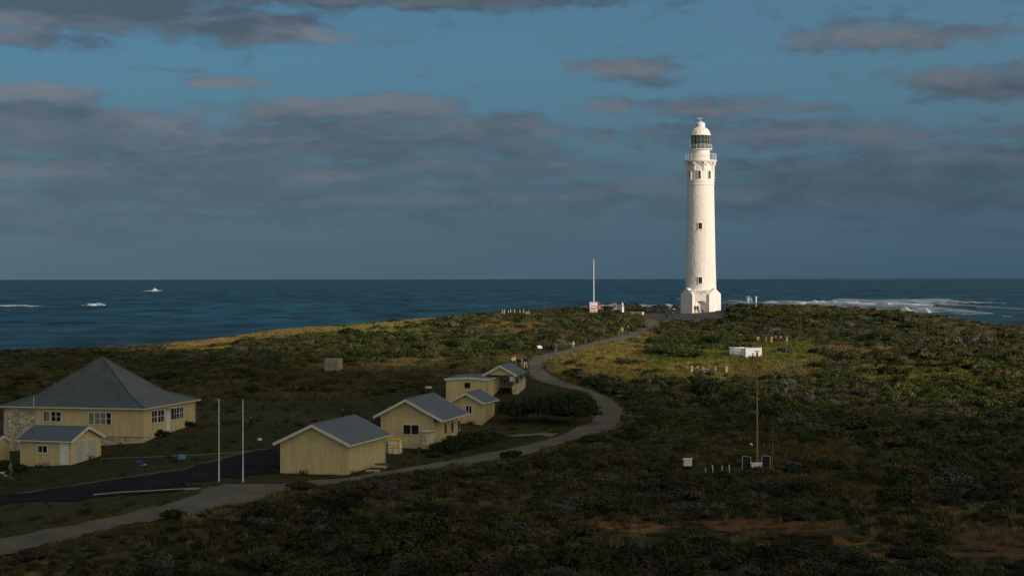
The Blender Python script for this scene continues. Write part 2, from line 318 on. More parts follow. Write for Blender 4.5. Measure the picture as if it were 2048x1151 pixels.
# ------------------------------------------------------------------ sea
def make_sea():
    ys=np.concatenate([np.arange(300,1500,9),np.geomspace(1500,6000,160),np.geomspace(6300,120000,50)]); rows=[];
    nx=150; t=np.linspace(-1,1,nx); X=[];Y=[];
    for y in ys: X.append(t*(y*.42+130)); Y.append(np.full(nx,y))
    X=np.array(X);Y=np.array(Y)
    Zz=np.zeros_like(X)
    for k in range(26):
        lam=random.uniform(14,110); th=R(random.gauss(-70,22)); am=.0042*lam*random.uniform(.5,1.2); ph=random.uniform(0,6.28)
        Zz+=am*np.sin((X*math.cos(th)+Y*math.sin(th))*2*PI/lam+ph)
    Zz*=np.clip((7000-Y)/4000,0,1)
    v=np.column_stack([X.ravel(),Y.ravel(),Zz.ravel()]); I=np.arange(X.size).reshape(X.shape)
    f=np.stack([I[:-1,:-1],I[:-1,1:],I[1:,1:],I[1:,:-1]],-1).reshape(-1,4)
    # flat water round the sides and behind
    me=bpy.data.meshes.new('sea'); me.from_pydata(v.tolist(),[],f.tolist()); me.polygons.foreach_set('use_smooth',[True]*len(f))
    m,nt,b=newmat('ocean_water')
    tc=nt.nodes.new('ShaderNodeTexCoord')
    def nz(sc,st,det=4):
        mp=nt.nodes.new('ShaderNodeMapping'); mp.inputs['Scale'].default_value=st; nn=nt.nodes.new('ShaderNodeTexNoise'); nn.inputs['Scale'].default_value=sc; nn.inputs['Detail'].default_value=det; nn.inputs['Roughness'].default_value=.62
        nt.links.new(tc.outputs['Object'],mp.inputs[0]); nt.links.new(mp.outputs[0],nn.inputs[0]); return nn.outputs['Fac']
    big=nz(.006,(1,.35,1),6); mid=nz(.05,(.45,.5,1),6); fine=nz(.4,(.5,1,1),5)
    # patchy water colour
    base=ramp(nt,big,[(.3,(.004,.026,.044)),(.5,(.007,.042,.070)),(.72,(.011,.065,.105))])
    md=ramp(nt,mid,[(.38,(.30,.36,.40)),(.62,(2.0,1.85,1.7))])
    mx=nt.nodes.new('ShaderNodeMix'); mx.data_type='RGBA'; mx.blend_type='MULTIPLY'; mx.inputs[0].default_value=1; nt.links.new(base,mx.inputs[6]); nt.links.new(md,mx.inputs[7])
    foam=nz(.16,(.22,1,1),8); fmask=ramp(nt,foam,[(.655,(0,0,0)),(.72,(1,1,1))])
    mx2=nt.nodes.new('ShaderNodeMix'); mx2.data_type='RGBA'; nt.links.new(fmask,mx2.inputs[0]); nt.links.new(mx.outputs[2],mx2.inputs[6]); mx2.inputs[7].default_value=(.11,.18,.22,1)
    nt.links.new(mx2.outputs[2],b.inputs['Base Color']); b.inputs['Roughness'].default_value=.42; b.inputs['Specular IOR Level'].default_value=.22; b.inputs['IOR'].default_value=1.33
    ad=nt.nodes.new('ShaderNodeMath'); ad.operation='MULTIPLY_ADD'; ad.inputs[1].default_value=.25; nt.links.new(fine,ad.inputs[0]); nt.links.new(mid,ad.inputs[2])
    bump(nt,b,ad.outputs[0],1,3.0); me.materials.append(m); MATS['sea']=m
    o=bpy.data.objects.new('sea',me); COL.objects.link(o); tag(o,kind='structure')
make_sea()

# ------------------------------------------------------------------ gabled buildings
class Bld:
    def __init__(s,name,label,px,py,Z,rot,W_,L,cat='building'):
        s.p=P(px,py,Z); s.rz=R(rot); s.W=W_; s.L=L
        s.e=thing(name,s.p,s.rz,label,cat); s.base=s.p.z
        s.ux=Vector((math.cos(s.rz),math.sin(s.rz),0)); s.uy=Vector((-math.sin(s.rz),math.cos(s.rz),0))
    def on(s,px,py,face,off=0):
        """local (t,z) of a surveyed sight line on face 'front' (y=off) or 'side' (x=off)"""
        o=Vector((0,0,CH)); d=Vector(((px-1024)/F,1,-(py-hy(px))/F)); nrm=s.uy if face=='front' else s.ux
        org=s.p+nrm*off; t=(org-o).dot(nrm)/d.dot(nrm); q=o+d*t-s.p
        return (q.dot(s.ux) if face=='front' else q.dot(s.uy)), q.z
    def part(s,mb,name,mats,parent=None,label=None,**k):
        o=mb.build(name,mats,parent or s.e,**k)
        if label: o['label']=label
        return o
    def opening(s,face,px0,py0,px1,py1,nx=2,ny=2,kind='window',off=0,fr=.07,pane=GLASS,frame=WHITE,curt=None,label=None):
        a,z1=s.on(px0,py0,face,off); b,_=s.on(px1,py0,face,off); _,z0=s.on((px0+px1)/2,py1,face,off); _,z1=s.on((px0+px1)/2,py0,face,off)
        a,b=min(a,b),max(a,b)
        if face=='front': bx=lambda m,t0,t1,d0,d1,q0,q1:m.box(t0,t1,off-d1,off-d0,q0,q1)
        else: bx=lambda m,t0,t1,d0,d1,q0,q1:m.box(off+d0,off+d1,t0,t1,q0,q1)
        m=MB(); 
        bx(m,a-fr,a,-.02,.06,z0-fr,z1+fr); bx(m,b,b+fr,-.02,.06,z0-fr,z1+fr); bx(m,a,b,-.02,.06,z1,z1+fr); bx(m,a,b,-.02,.09,z0-fr,z0)
        for k in range(1,nx): t=a+(b-a)*k/nx; bx(m,t-.03,t+.03,-.02,.05,z0,z1)
        for k in range(1,ny): t=z0+(z1-z0)*k/ny; bx(m,a,b,-.02,.045,t-.02,t+.02)
        w=s.part(m,kind,frame,label=label)
        q=MB(); bx(q,a,b,-.015,.02,z0,z1); s.part(q,'pane',pane,w)
        if curt:
            c0,c1=curt; q=MB(); bx(q,a+(b-a)*c0,a+(b-a)*c1,.022,.03,z0,z1); s.part(q,'curtain',CURT,w)
        return w
def gable(b,H,rise,ov=.45,ovr=None,ridge='y',roofm=None,cl=1.15,below=1.2,pier=0,fascia=TRIM,x0=None,thick=.09):
    W_,L=b.W,b.L; ovr=ov if ovr is None else ovr
    m=MB()
    if ridge=='y':
        xm=-W_/2
        poly=[(-W_,-below),(0,-below),(0,H),(xm,H+rise),(-W_,H)]
        T=Matrix(((1,0,0,0),(0,0,1,0),(0,1,0,0),(0,0,0,1)))
        m.prism(poly,0,L,T)
        # batten strips
        k=cl
        while k<W_-.2: 
            zt=H+rise*(1-abs(-W_+k-xm)/(W_/2))-.06; m.k=1; m.box(-W_+k-.025,-W_+k+.025,-.02,0.001,-below,zt); m.k=0; k+=cl
        k=cl*.6
        while k<L-.2: m.k=1; m.box(-.001,.02,k-.02,k+.02,-below,H-.05); m.k=0; k+=cl*.6
        for q in (-W_,-.07): m.box(q,q+.07,-.03,0,-below,H-.02)
        m.box(0,.03,-.03,.05,-below,H-.02); m.box(0,.03,L-.07,L,-below,H-.02)
        m.box(-W_,0,-.05,0,H-.05,H+.04)
        b.part(m,'wall',[CREAM,JOINT])
        pitch=rise/(W_/2); r=MB()
        for sgn in(-1,1):
            o_=ov if sgn<0 else ovr; half=W_/2; dx=half+o_; z0=H-o_*pitch; zt=H+rise
            xe=xm+sgn*dx; tz=thick
            pts=[(xm,zt+.02),(xe,z0+.02),(xe,z0+.02+tz),(xm,zt+.02+tz)]
            if sgn<0: pts=pts[::-1]
            r.prism(pts,-ov,L+ov,T)
        rf=b.part(r,'roof',roofm or ROOFX)
        f=MB()
        for sgn in(-1,1):
            o_=ov if sgn<0 else ovr; dx=W_/2+o_; z0=H-o_*pitch; xe=xm+sgn*dx; zt=H+rise
            pts=[(xm,zt-.17),(xe,z0-.17),(xe,z0+.12),(xm,zt+.12)]
            if sgn<0: pts=pts[::-1]
            f.prism(pts,-ov-.05,-ov-.003,T)
            f.prism(pts,L+ov+.003,L+ov+.05,T)
            xx=xe+(.004 if sgn>0 else -.104); f.box(xx,xx+.1,-ov-.05,L+ov+.05,z0-.06,z0+.05)
        b.part(f,'fascia',fascia,rf)
        f=MB(); f.tube((xm,-ov,H+rise+.11),(xm,L+ov,H+rise+.11),.08,nn=6); b.part(f,'ridge_cap',roofm or ROOFX,rf)
    else:
        ym=L/2
        poly=[(0,-below),(L,-below),(L,H),(ym,H+rise),(0,H)]
        T=Matrix(((0,0,1,0),(1,0,0,0),(0,1,0,0),(0,0,0,1)))
        m.prism(poly,-W_,0,T)
        for q in (-W_,-.07): m.box(q,q+.07,-.03,0,-below,H-.02)
        for q in (0,L-.07): m.box(0,.03,q,q+.07,-below,H-.02)
        k=1.2
        while k<W_: m.k=1; m.box(-k-.02,-k+.02,-.02,.001,-below,H-.05); m.k=0; k+=1.2
        b.part(m,'wall',[CREAM,JOINT]); pitch=rise/(L/2); r=MB()
        for sgn in(-1,1):
            dx=L/2+ov; z0=H-ov*pitch; zt=H+rise; ye=ym+sgn*dx
            pts=[(ym,zt+.02),(ye,z0+.02),(ye,z0+.11),(ym,zt+.11)]
            r.prism(pts if sgn>0 else pts[::-1],-W_-ov,ov,T)
        rf=b.part(r,'roof',roofm or ROOFY); f=MB()
        for sgn in(-1,1):
            dx=L/2+ov; z0=H-ov*pitch; ye=ym+sgn*dx; zt=H+rise
            pts=[(ym,zt-.17),(ye,z0-.17),(ye,z0+.12),(ym,zt+.12)]
            for q in((ov+.003,ov+.05),(-W_-ov-.05,-W_-ov-.003)): f.prism(pts if sgn>0 else pts[::-1],q[0],q[1],T)
            yy=ye+(.004 if sgn>0 else -.104); f.box(-W_-ov-.05,ov+.05,yy,yy+.1,z0-.06,z0+.05)
        b.part(f,'fascia',fascia,rf)
    return rf
def downpipe(b,x,y,z0,z1,x2=None,y2=None):
    m=MB(); m.tube((x,y,z0),(x,y,z1),.045,nn=6)
    if x2 is not None: m.tube((x,y,z1),(x2,y2,z1+.25),.045,nn=6)
    b.part(m,'downpipe',CTRIM)
def vent(b,px0,py0,px1,py1,off=0):
    a,z1=b.on(px0,py0,'front',off); c,_=b.on(px1,py0,'front',off); _,z0=b.on(px0,py1,'front',off); m=MB()
    m.box(a-.05,a,-.05,0,z0-.05,z1+.05); m.box(c,c+.05,-.05,0,z0-.05,z1+.05); m.box(a,c,-.05,0,z1,z1+.05); m.box(a,c,-.06,0,z0-.05,z0); mid=(a+c)/2; m.box(mid-.03,mid+.03,-.05,0,z0,z1)
    k=z0+.06
    while k<z1-.04: m.k=1; m.box(a,mid-.03,-.035,0,k,k+.035); m.box(mid+.03,c,-.035,0,k,k+.035); m.k=0; k+=.09
    b.part(m,'gable_vent',[CTRIM,JOINT])

# near shed
b=Bld('gabled_shed','cream windowless gabled shed with blue-grey iron roof beside the two white flagpoles',693.6,946.5,165,-15.2,6.86,11.0,'shed')
gable(b,2.95,1.62,.5); vent(b,616,866,635,880)
a0,zt=b.on(613,884,'front'); a1,_=b.on(635,884,'front'); m=MB(); m.box(a0,a1,-.035,.01,-1,zt); b.part(m,'door',CREAM,label='flush cream sliding door panel')
downpipe(b,.09,.35,-1,2.6); downpipe(b,.09,10.7,-1,2.6); downpipe(b,-.3,-.08,-1,2.6)
# second
b=Bld('gabled_cottage','cream gabled hut with paired black window and round water tank at its front',866,894,187,-14,5.95,9.6,'hut')
gable(b,3.55,1.55,.62,1.25); vent(b,815,812,831,825)
b.opening('front',806.5,849,837.5,867.5,2,1,fr=.06,label='wide dark sliding window pair')
for x0 in (888,901.5,914.5): b.opening('side',x0,847 if x0<900 else (844 if x0<910 else 841),x0+4.5,866 if x0<900 else (863 if x0<910 else 859),1,1,fr=.06,frame=CREAM,pane=mat('red_brown_glass',(.05,.02,.015),.3))
m=MB(); q=b.on(861,841,'front'); m.tube((q[0],-.1,q[1]),(q[0]-.3,-.35,q[1]-1.4),.05,nn=6); b.part(m,'downpipe',CTRIM)
# third, small gable
b=Bld('small_gabled_hut','small cream gabled hut joined to the front of the tall box building',963,853.5,214,-15.3,3.9,5.8,'hut')
gable(b,3.15,1.0,.42); b.opening('front',932,811,943,826,2,1,fr=.08); downpipe(b,.09,.3,-1,2.9)
vent(b,931,793,940,798.5)
# tall box
b=Bld('tall_block_building','tallest cream box building with nearly flat grey roof and one small dark window',978,824,226,-9,5.75,8.2,'building')
gable(b,4.3,.18,.15,roofm=ROOFX,cl=1.9,below=2.5); b.opening('front',929,764.5,940.5,775.5,1,1,fr=.04,frame=CTRIM); downpipe(b,-.8,-.07,-1,4.1); downpipe(b,-.1,-.07,-1,4.1)
# open shelter
b=Bld('open_shelter','open-sided gabled picnic shelter with low rubble stone walls beside the path bend',1030,785,230,-10,4.0,7.2,'shelter')
T=Matrix(((1,0,0,0),(0,0,1,0),(0,1,0,0),(0,0,0,1)))
r=MB(); H_=2.45; W_=4.0; ov=.35; rise=1.12; pitch=rise/2.0
for sgn in(-1,1):
    xe=-2+sgn*2.35; pts=[(-2,H_+rise),(xe,H_-ov*pitch),(xe,H_-ov*pitch+.1),(-2,H_+rise+.1)]
    r.prism(pts if sgn>0 else pts[::-1],-.5,7.9,T)
rf=b.part(r,'roof',ROOFX)
m=MB(); m.prism([(-4.1,H_-.1),(.1,H_-.1),(.1,H_),(-2,H_+rise-.02),(-4.1,H_)],-.1,0,T); b.part(m,'gable_board',CREAM)
m=MB()
for sgn in(-1,1):
    xe=-2+sgn*2.35; pts=[(-2,H_+rise-.16),(xe,H_-ov*pitch-.16),(xe,H_-ov*pitch+.13),(-2,H_+rise+.13)]
    m.prism(pts if sgn>0 else pts[::-1],-.56,-.503,T)
b.part(m,'fascia',TRIM,rf)
for x,y in((-.06,0),(-3.9,0),(-.06,7),(-3.9,7),(-.06,3.5)):
    m=MB(); m.box(x-.06,x+.06,y-.06,y+.06,-.6,H_-.05); b.part(m,'post',CTRIM)
m=MB(); 
for k in range(9): m.box(-.12,.30,.2+k*.72,.2+(k+1)*.72-.003,-1,1.05+.075*k+random.uniform(-.05,.08))
m.box(-.45,-.125,.1,.55,-1,1.0); b.part(m,'stone_wall',STONE)
m=MB()
for k in range(6): m.box(-3.6+k*.42,-3.6+(k+1)*.42-.002,5.8,6.3,-1,.6+.16*k)
b.part(m,'stone_wall',STONE); m=MB(); m.box(-2.6,-1.0,2.6,3.2,.42,.5); m.box(-2.4,-2.3,2.7,3.1,-.3,.42); m.box(-1.3,-1.2,2.7,3.1,-.3,.42); b.part(m,'seat',BROWN)
m=MB(); m.box(-.75,-.1,.062,.1,1.55,2.2); b.part(m,'notice_board',WHITE)
# pyramid house
b=Bld('pyramid_roof_house','large single-storey cream house with steep grey bellcast pyramid roof and stone end wall',285.7,876.5,185,-12.9,16.4,13.9,'house')
H_=3.2; m=MB(); m.box(-12.56,0,0,13.9,.25,H_)
k=1.2
while k<12.4: m.k=1; m.box(-k-.02,-k+.02,-.02,.001,.25,H_-.02); k+=1.2
k=1.2
while k<13.8: m.k=1; m.box(-.001,.02,k-.02,k+.02,.25,H_-.02); k+=1.2
m.k=0; m.box(0,.05,-.05,.09,.2,H_-.01); m.box(-.1,0,-.05,0,.2,H_-.01); m.box(-12.56,0,-.06,0,.2,.28); b.part(m,'wall',[CREAM,JOINT])
m=MB(); m.box(-16.4,-12.565,-.06,13.9,-2.5,H_); m.box(-12.56,.0,.05,13.9,-2.5,.245); b.part(m,'stone_wall',STONE)
r=MB(); ov=.4; d=2.6; ht=5.15; he=0.03
def ringp(o_,z): return [(-16.4-o_,-o_,z),(o_,-o_,z),(o_,13.9+o_,z),(-16.4-o_,13.9+o_,z)]
e0=ringp(ov,H_+he-.0); e1=ringp(-d,H_+1.15); ap=(-8.2,6.95,H_+5.2)
for k in range(4):
    r.face([e0[k],e0[(k+1)%4],e1[(k+1)%4],e1[k]],k%2); r.face([e1[k],e1[(k+1)%4],ap],k%2)
r.face(e0[::-1]); rf=b.part(r,'roof',[ROOFH,roof_mat('weathered_grey_iron_lit_side',(.12,.123,.105),'Y')])  # side slopes get a lighter, warmer copy: their stronger light put into the colour
m=MB()
for k in range(4):
    for p,q in((e0[k],e1[k]),(e1[k],ap)): m.tube((p[0],p[1],p[2]+.03),(q[0],q[1],q[2]+.03),.07,nn=5)
b.part(m,'ridge_cap',ROOFH,rf)
m=MB(); z=H_-.08; m.box(-16.8,.4,-.5,-.402,z,z+.14); m.box(.402,.5,-.5,14.4,z,z+.14); m.box(-16.9,-16.802,-.5,14.4,z,z+.14); b.part(m,'gutter',CTRIM,rf)
b.opening('front',87.5,822.5,99,841.5,1,1,curt=(.2,.95)); b.opening('front',102.5,823,121.5,841.5,2,2)
b.opening('front',177.5,825,187.5,847.5,1,1,curt=(.02,.98)); b.opening('front',189.5,825,211,847.5,2,2,curt=(.0,.95)); b.opening('front',213,825,222,848,1,2)
b.opening('side',302.5,821,313,844.5,2,2); b.opening('side',315,819.5,327,843,2,2)
b.opening('side',341,816,347,838.5,1,1); b.opening('side',347.5,815,357,837,2,2); b.opening('side',358,813.5,365.5,835.5,2,2)
a0,zt=b.on(331.5,818,'side'); a1,_=b.on(339,818,'side'); m=MB(); m.box(-.01,.07,a0,a1,-.1,zt+.05); dr=b.part(m,'door',WHITE); m=MB(); m.box(.072,.10,a1-.25,a1-.17,1.0,1.12); b.part(m,'handle',DARK,dr)
m=MB(); m.box(0,.75,a0-.1,a1+.1,zt+.12,zt+.18); b.part(m,'door_hood',TRIM)
downpipe(b,-12.56,-.1,-1.4,3.1); downpipe(b,-15.2,-.12,-2,3.1); downpipe(b,.1,.15,-.5,3.1); downpipe(b,.08,13.7,-.5,3.1)
m=MB(); m.tube((-12.6,-.45,3.2),(-12.6,-.45,4.3),.03,nn=6); b.part(m,'vent_pipe',WHITE,rf)
# garage
b=Bld('double_garage','cream double garage with blue-grey roof in front of the pyramid-roof house',140.7,925,175,-17,5.85,5.9,'garage')
gable(b,2.28,1.1,.32,ridge='x')
b.opening('front',75.5,891,94,904,2,1,fr=.1)
a0,zt=b.on(119.5,884.5,'front'); a1,_=b.on(137,884.5,'front'); m=MB(); m.box(a0,a1,-.06,.01,-.2,zt+.08); dr=b.part(m,'door',WHITE,label='plain white side door'); m=MB(); m.box(a1-.3,a1-.2,-.1,-.062,.95,1.05); b.part(m,'handle',DARK,dr)
for p0,p1 in((149.5,167.5),(174,191.5)):
    a0,_=b.on(p0,900,'side'); a1,_=b.on(p1,900,'side'); m=MB(); m.box(-.01,.04,a0,a1,-.3,1.98)
    dr=b.part(m,'garage_door',GREYD); m=MB(); m.box(-.01,.09,a0-.12,a0-.003,-.3,2.1); m.box(-.01,.09,a1+.003,a1+.12,-.3,2.1); m.box(-.01,.09,a0,a1,1.985,2.1); b.part(m,'door_frame',TRIM,dr)
    m=MB(); am=(a0+a1)/2; m.box(.042,.08,am-.12,am+.12,.95,1.0); b.part(m,'handle',DARK,dr)
downpipe(b,-5.75,-.08,-.6,2.1); m=MB(); m.box(-.004,.05,2.85,3.05,2.75,2.95); b.part(m,'lamp',DARK)
# sliver building at far left
b=Bld('cream_outbuilding','corner of a cream outbuilding at the left edge beside the stone house wall',-8,917,178,-17,5,2.4,'building')
gable(b,1.75,.45,.06,ridge='x')

# ------------------------------------------------------------------ lighthouse
def lighthouse():
    base=P(1401.5,626.2,365); base.z=h1(base.x,base.y)+.0
    z00=P(1401.5,625.5,365).z; base.z=z00
    L=thing('lighthouse',base,R(-6),'tall white painted stone lighthouse with domed lantern and corbelled gallery','lighthouse')
    wm,nt,bs=newmat('whitewashed_stone')
    nn=noise(nt,1.6,7,.7); c=ramp(nt,nn,[(.25,(.74,.71,.65)),(.6,(.84,.81,.75))])
    n2=noise(nt,.5,6,.7,stretch=(2.5,2.5,.25)); st=ramp(nt,n2,[(.30,(.80,.72,.62)),(.52,(1,1,1))])
    mx=nt.nodes.new('ShaderNodeMix'); mx.data_type='RGBA'; mx.blend_type='MULTIPLY'; mx.inputs[0].default_value=.6; nt.links.new(c,mx.inputs[6]); nt.links.new(st,mx.inputs[7]); nt.links.new(mx.outputs[2],bs.inputs['Base Color'])
    bs.inputs['Roughness'].default_value=.75; bump(nt,bs,noise(nt,4,6,.7),.22,.04)
    sm=mat('smooth_white_render',(.80,.78,.73),.6,var=.05,scale=2)
    # tower of coursed blocks
    m=MB(); r0,r1=3.28,2.80; za,zb=4.2,26.9; rows=62; nb=46; grid=[]
    for i in range(rows):
        f0=i/rows; f1=(i+1)/rows
        off=[random.uniform(-.015,.015) for _ in range(nb)]
        for f,e in((f0,.015),(f1,-.015)):
            z=za+(zb-za)*f+e; rr=r0+(r1-r0)*(f**.85); line=[]
            for k in range(nb):
                a=2*PI*(k+(.5 if i%2 else 0))/nb
                for t,q in((.06,0),(.5,.02),(.94,0)):
                    aa=a+2*PI/nb*t; ro=rr+off[k]+q*.7+random.uniform(-.006,.006); line.append((ro*math.cos(aa),ro*math.sin(aa),z))
            grid.append(line)
    nc=nb*3; m.v=[p for l in grid for p in l]
    for j in range(len(grid)-1):
        sh=0
        lowrow=j//2; up=(j+1)//2
        for k in range(nc):
            a=j*nc+k; b2=j*nc+(k+1)%nc; c2=(j+1)*nc+(k+1)%nc; d2=(j+1)*nc+k
            if lowrow!=up:
                s=-1 if (up%2) else 1   # staggered course: shift half a block (1.5 columns, use 1)
                c2=(j+1)*nc+(k+1+s)%nc; d2=(j+1)*nc+(k+s)%nc
            m.f.append((a,b2,c2,d2)); m.m.append(0)
    m.build('tower',wm,L)
    # base: central block and four diagonal buttress blocks
    m=MB(); m.lathe([(2.72,-1.5),(2.72,4.28)],8,a0=PI/8); m.lathe([(3.85,4.3),(3.3,5.1)],8,a0=PI/8); m.box(-1.9,1.9,2.3,3.7,-1.5,4.25); m.box(2.3,3.7,-1.9,1.9,-1.5,4.25); m.box(-3.7,-2.3,-1.9,1.9,-1.5,4.25)
    for ang in(-45-90,-45,45,135):
        a=R(ang); D=4.2; hw=1.72; Tm=Matrix.Rotation(a,4,'Z')
        # local: x outward, y lateral ; gable profile in y,z
        TT=Tm@Matrix(((0,0,1,0),(1,0,0,0),(0,1,0,0),(0,0,0,1)))
        m.prism([(-hw,-1.5),(hw,-1.5),(hw,4.0),(0,5.3),(-hw,4.0)],1.0,D,TT)
    m.box(-1.9,-1.3,-3.75,-2,-1.5,4.75); m.box(1.3,1.9,-3.75,-2,-1.5,4.75); m.box(-1.3,1.3,-3.75,-2,2.75,4.75)
    m.prism([(-1.95,4.75),(1.95,4.75),(1.95,4.9),(-1.95,4.9)],-3.82,-2,Matrix(((1,0,0,0),(0,0,1,0),(0,1,0,0),(0,0,0,1))))
    m.build('base',wm,L)
    # arch
    m=MB(); pts=[(-1.3,2.76)]
    for k in range(9): t=PI-PI*k/8; pts.append((1.12*math.cos(t),2.0+.62*math.sin(t)))
    pts+= [(1.3,2.76)]
    pts=[(-1.3,2.0)]+[(-1.3,2.76),(1.3,2.76),(1.3,2.0)]+[(1.12*math.cos(PI*k/8),2.0+.6*math.sin(PI*k/8)) for k in range(9)]
    m.prism(pts,-3.745,-2.8,Matrix(((1,0,0,0),(0,0,1,0),(0,1,0,0),(0,0,0,1)))); m.box(-1.3,-1.12,-3.745,-2.6,-.2,2.0); m.box(1.12,1.3,-3.745,-2.6,-.2,2.0); m.build('door_arch',sm,L)
    dd=MB(); dd.box(-1.12,-.01,-2.95,-2.85,-.1,2.6); dd.box(.01,1.12,-2.95,-2.85,-.1,2.6); dd.box(-1.12,1.12,-2.84,-2.73,-.1,2.7); d=dd.build('door',WHITE,L)
    for x in(-.8,.3):
        q=MB(); q.box(x,x+.5,-3.0,-2.952,.25,.75); q.build('door_grille',DARK,d)
    q=MB(); q.box(-.2,-.05,-3.0,-2.952,1.0,1.1); q.build('handle',DARK,d)
    q=MB(); q.box(1.42,1.62,-3.79,-3.752,1.35,1.75); q.build('plaque',mat('bronze_plaque',(.15,.12,.08),.5),L)
    q=MB(); q.box(-2.2,2.2,-4.8,-3.76,-1,.03); q.build('step',sm,L)
    for txt,z,s in(('CAPE LEEUWIN',4.28,.30),('1895',3.86,.26)):
        cu=bpy.data.curves.new('inscription','FONT'); cu.body=txt; cu.size=s; cu.extrude=.02; cu.align_x='CENTER'
        o=bpy.data.objects.new('inscription',cu); COL.objects.link(o); bpy.context.view_layer.update()
        me=bpy.data.meshes.new_from_object(o); bpy.data.objects.remove(o); o=bpy.data.objects.new('inscription',me); COL.objects.link(o)
        me.materials.clear(); me.materials.append(mat('incised_lettering',(.22,.20,.18),.8)); o.parent=L; o.location=(0,-3.77,z); o.rotation_euler=(R(90),0,0)
    # bands + gallery drum + corbelled gallery
    m=MB(); m.lathe([(2.7,26.6),(2.84,26.9),(2.92,26.95),(2.92,27.25),(2.82,27.3),(2.82,27.55),(2.93,27.6),(2.93,27.9),(2.80,27.95),(2.80,28.0),(2.78,30.2),(2.78,31.9)],64); m.build('gallery_drum',sm,L,smooth=False)
    m=MB(); m.lathe([(2.7,31.55),(3.2,31.75),(3.32,31.8),(3.32,31.95),(3.44,32.0),(3.44,32.2),(0.5,32.25)],64); g=m.build('gallery',sm,L)
    for k in range(8):
        a=2*PI*k/8-PI/2+R(16.5); Tm=Matrix.Rotation(a,4,'Z')
        q=MB(); TT=Tm@Matrix(((1,0,0,0),(0,0,1,0),(0,1,0,0),(0,0,0,1)))
        q.prism([(2.6,29.9),(2.95,30.05),(3.0,30.5),(2.98,30.9),(3.12,31.2),(3.3,31.5),(3.3,31.78),(2.6,31.78)],-.26,.26,TT); q.build('corbel',sm,g)
        # arched hood between corbels
        q=MB(); a2=a+2*PI/16
        for s_ in range(9):
            t=PI*s_/8; aa=a2+math.cos(t)*.24; zz=30.95+.55*math.sin(t); 
            if s_: q.tube(prev,(2.95*math.cos(aa),2.95*math.sin(aa),zz),.09,nn=5)
            prev=(2.95*math.cos(aa),2.95*math.sin(aa),zz)
        q.build('arch_moulding',sm,g)
    def rail(R0,z0,z1,npost,mids,name,par):
        q=MB()
        for k in range(npost):
            a=2*PI*k/npost; q.tube((R0*math.cos(a),R0*math.sin(a),z0),(R0*math.cos(a),R0*math.sin(a),z1),.035,nn=5)
        for k in range(mids): q.ring(R0,z0+(z1-z0)*(k+1)/mids,.025 if k<mids-1 else .04,36)
        q.build(name,WHITE,par)
    rail(3.25,32.2,33.55,20,4,'railing',g)
    # tower windows
    def twin(ang,z,R0,w=.74,h=1.25,deep=0.10):
        a=R(ang); Tm=Matrix.Rotation(a,4,'Z')@Matrix.Translation((R0,0,0))
        q=MB(); q.box(-.3,deep,-w/2-.09,-w/2,z-.05,z+h+.09,Tm); q.box(-.3,deep,w/2,w/2+.09,z-.05,z+h+.09,Tm); q.box(-.3,deep,-w/2,w/2,z+h,z+h+.09,Tm); q.box(-.3,deep+.06,-w/2-.13,w/2+.13,z-.15,z-.051,Tm)
        o=q.build('window',sm,L); q=MB(); q.box(-.3,deep-.09,-w/2,w/2,z,z+h,Tm); p=q.build('pane',mat('unlit_window',(.018,.015,.012),.7,spec=.2),o)
        q=MB(); q.box(deep-.088,deep-.06,-.025,.025,z,z+h,Tm); q.box(deep-.087,deep-.065,-w/2,-.03,z+h/2-.02,z+h/2+.02,Tm); q.box(deep-.087,deep-.065,.03,w/2,z+h/2-.02,z+h/2+.02,Tm); q.build('glazing_bar',mat('brown_glazing_bar',(.09,.07,.05),.7),p)
    for z,R0 in((6.3,3.25),(17.7,2.98)): twin(-92,z,R0)
    for k in range(8): twin(-95+45*k,28.3,2.86,.50,1.6,.10)
    # lantern room
    m=MB(); m.lathe([(1.95,32.2),(1.95,34.3),(2.35,34.4),(2.45,34.45),(2.45,34.6),(1.8,34.62)],40); lb=m.build('lantern_base',sm,L)
    rail(2.38,34.6,35.45,16,3,'railing',lb)
    gm,nt,bs=newmat('lantern_glass'); bs.inputs['Base Color'].default_value=(.10,.16,.14,1); bs.inputs['Roughness'].default_value=.06; bs.inputs['Alpha'].default_value=.72
    n3=noise(nt,1.5,3); nt.links.new(ramp(nt,n3,[(.3,(.015,.03,.027)),(.7,(.06,.10,.085))]),bs.inputs['Base Color'])
    m=MB(); m.lathe([(1.93,34.7),(1.93,37.45)],16,cap=False); gl=m.build('lantern_glazing',gm,L)
    m=MB()
    for k in range(16):
        a=2*PI*k/16; m.tube((1.96*math.cos(a),1.96*math.sin(a),34.6),(1.96*math.cos(a),1.96*math.sin(a),37.5),.028 if k%2 else .045,nn=5)
    for z in(35.6,36.55): m.ring(1.96,z,.03,16)
    m.lathe([(1.8,34.6),(2.0,34.62),(2.0,34.72),(1.8,34.74)],24); m.build('glazing_frame',mat('grey_glazing_bars',(.25,.28,.27),.5),L)
    prof=[(.3,34.9)]
    for k in range(16): z=35.0+k*.14; r_=.78+.28*math.sin(PI*k/15); prof+=[(r_-.06,z),(r_,z+.07)]
    prof+=[(.2,37.3)]; m=MB(); m.lathe(prof,20); lens,nt2,bl=newmat('lens_glass'); bl.inputs['Roughness'].default_value=.12; nt2.links.new(ramp(nt2,noise(nt2,3,3),[(.3,(.02,.05,.04)),(.7,(.16,.22,.15))]),bl.inputs['Base Color']); m.build('lens',lens,L)
    m=MB(); m.lathe([(1.55,34.75),(1.55,37.4)],16,cap=False)
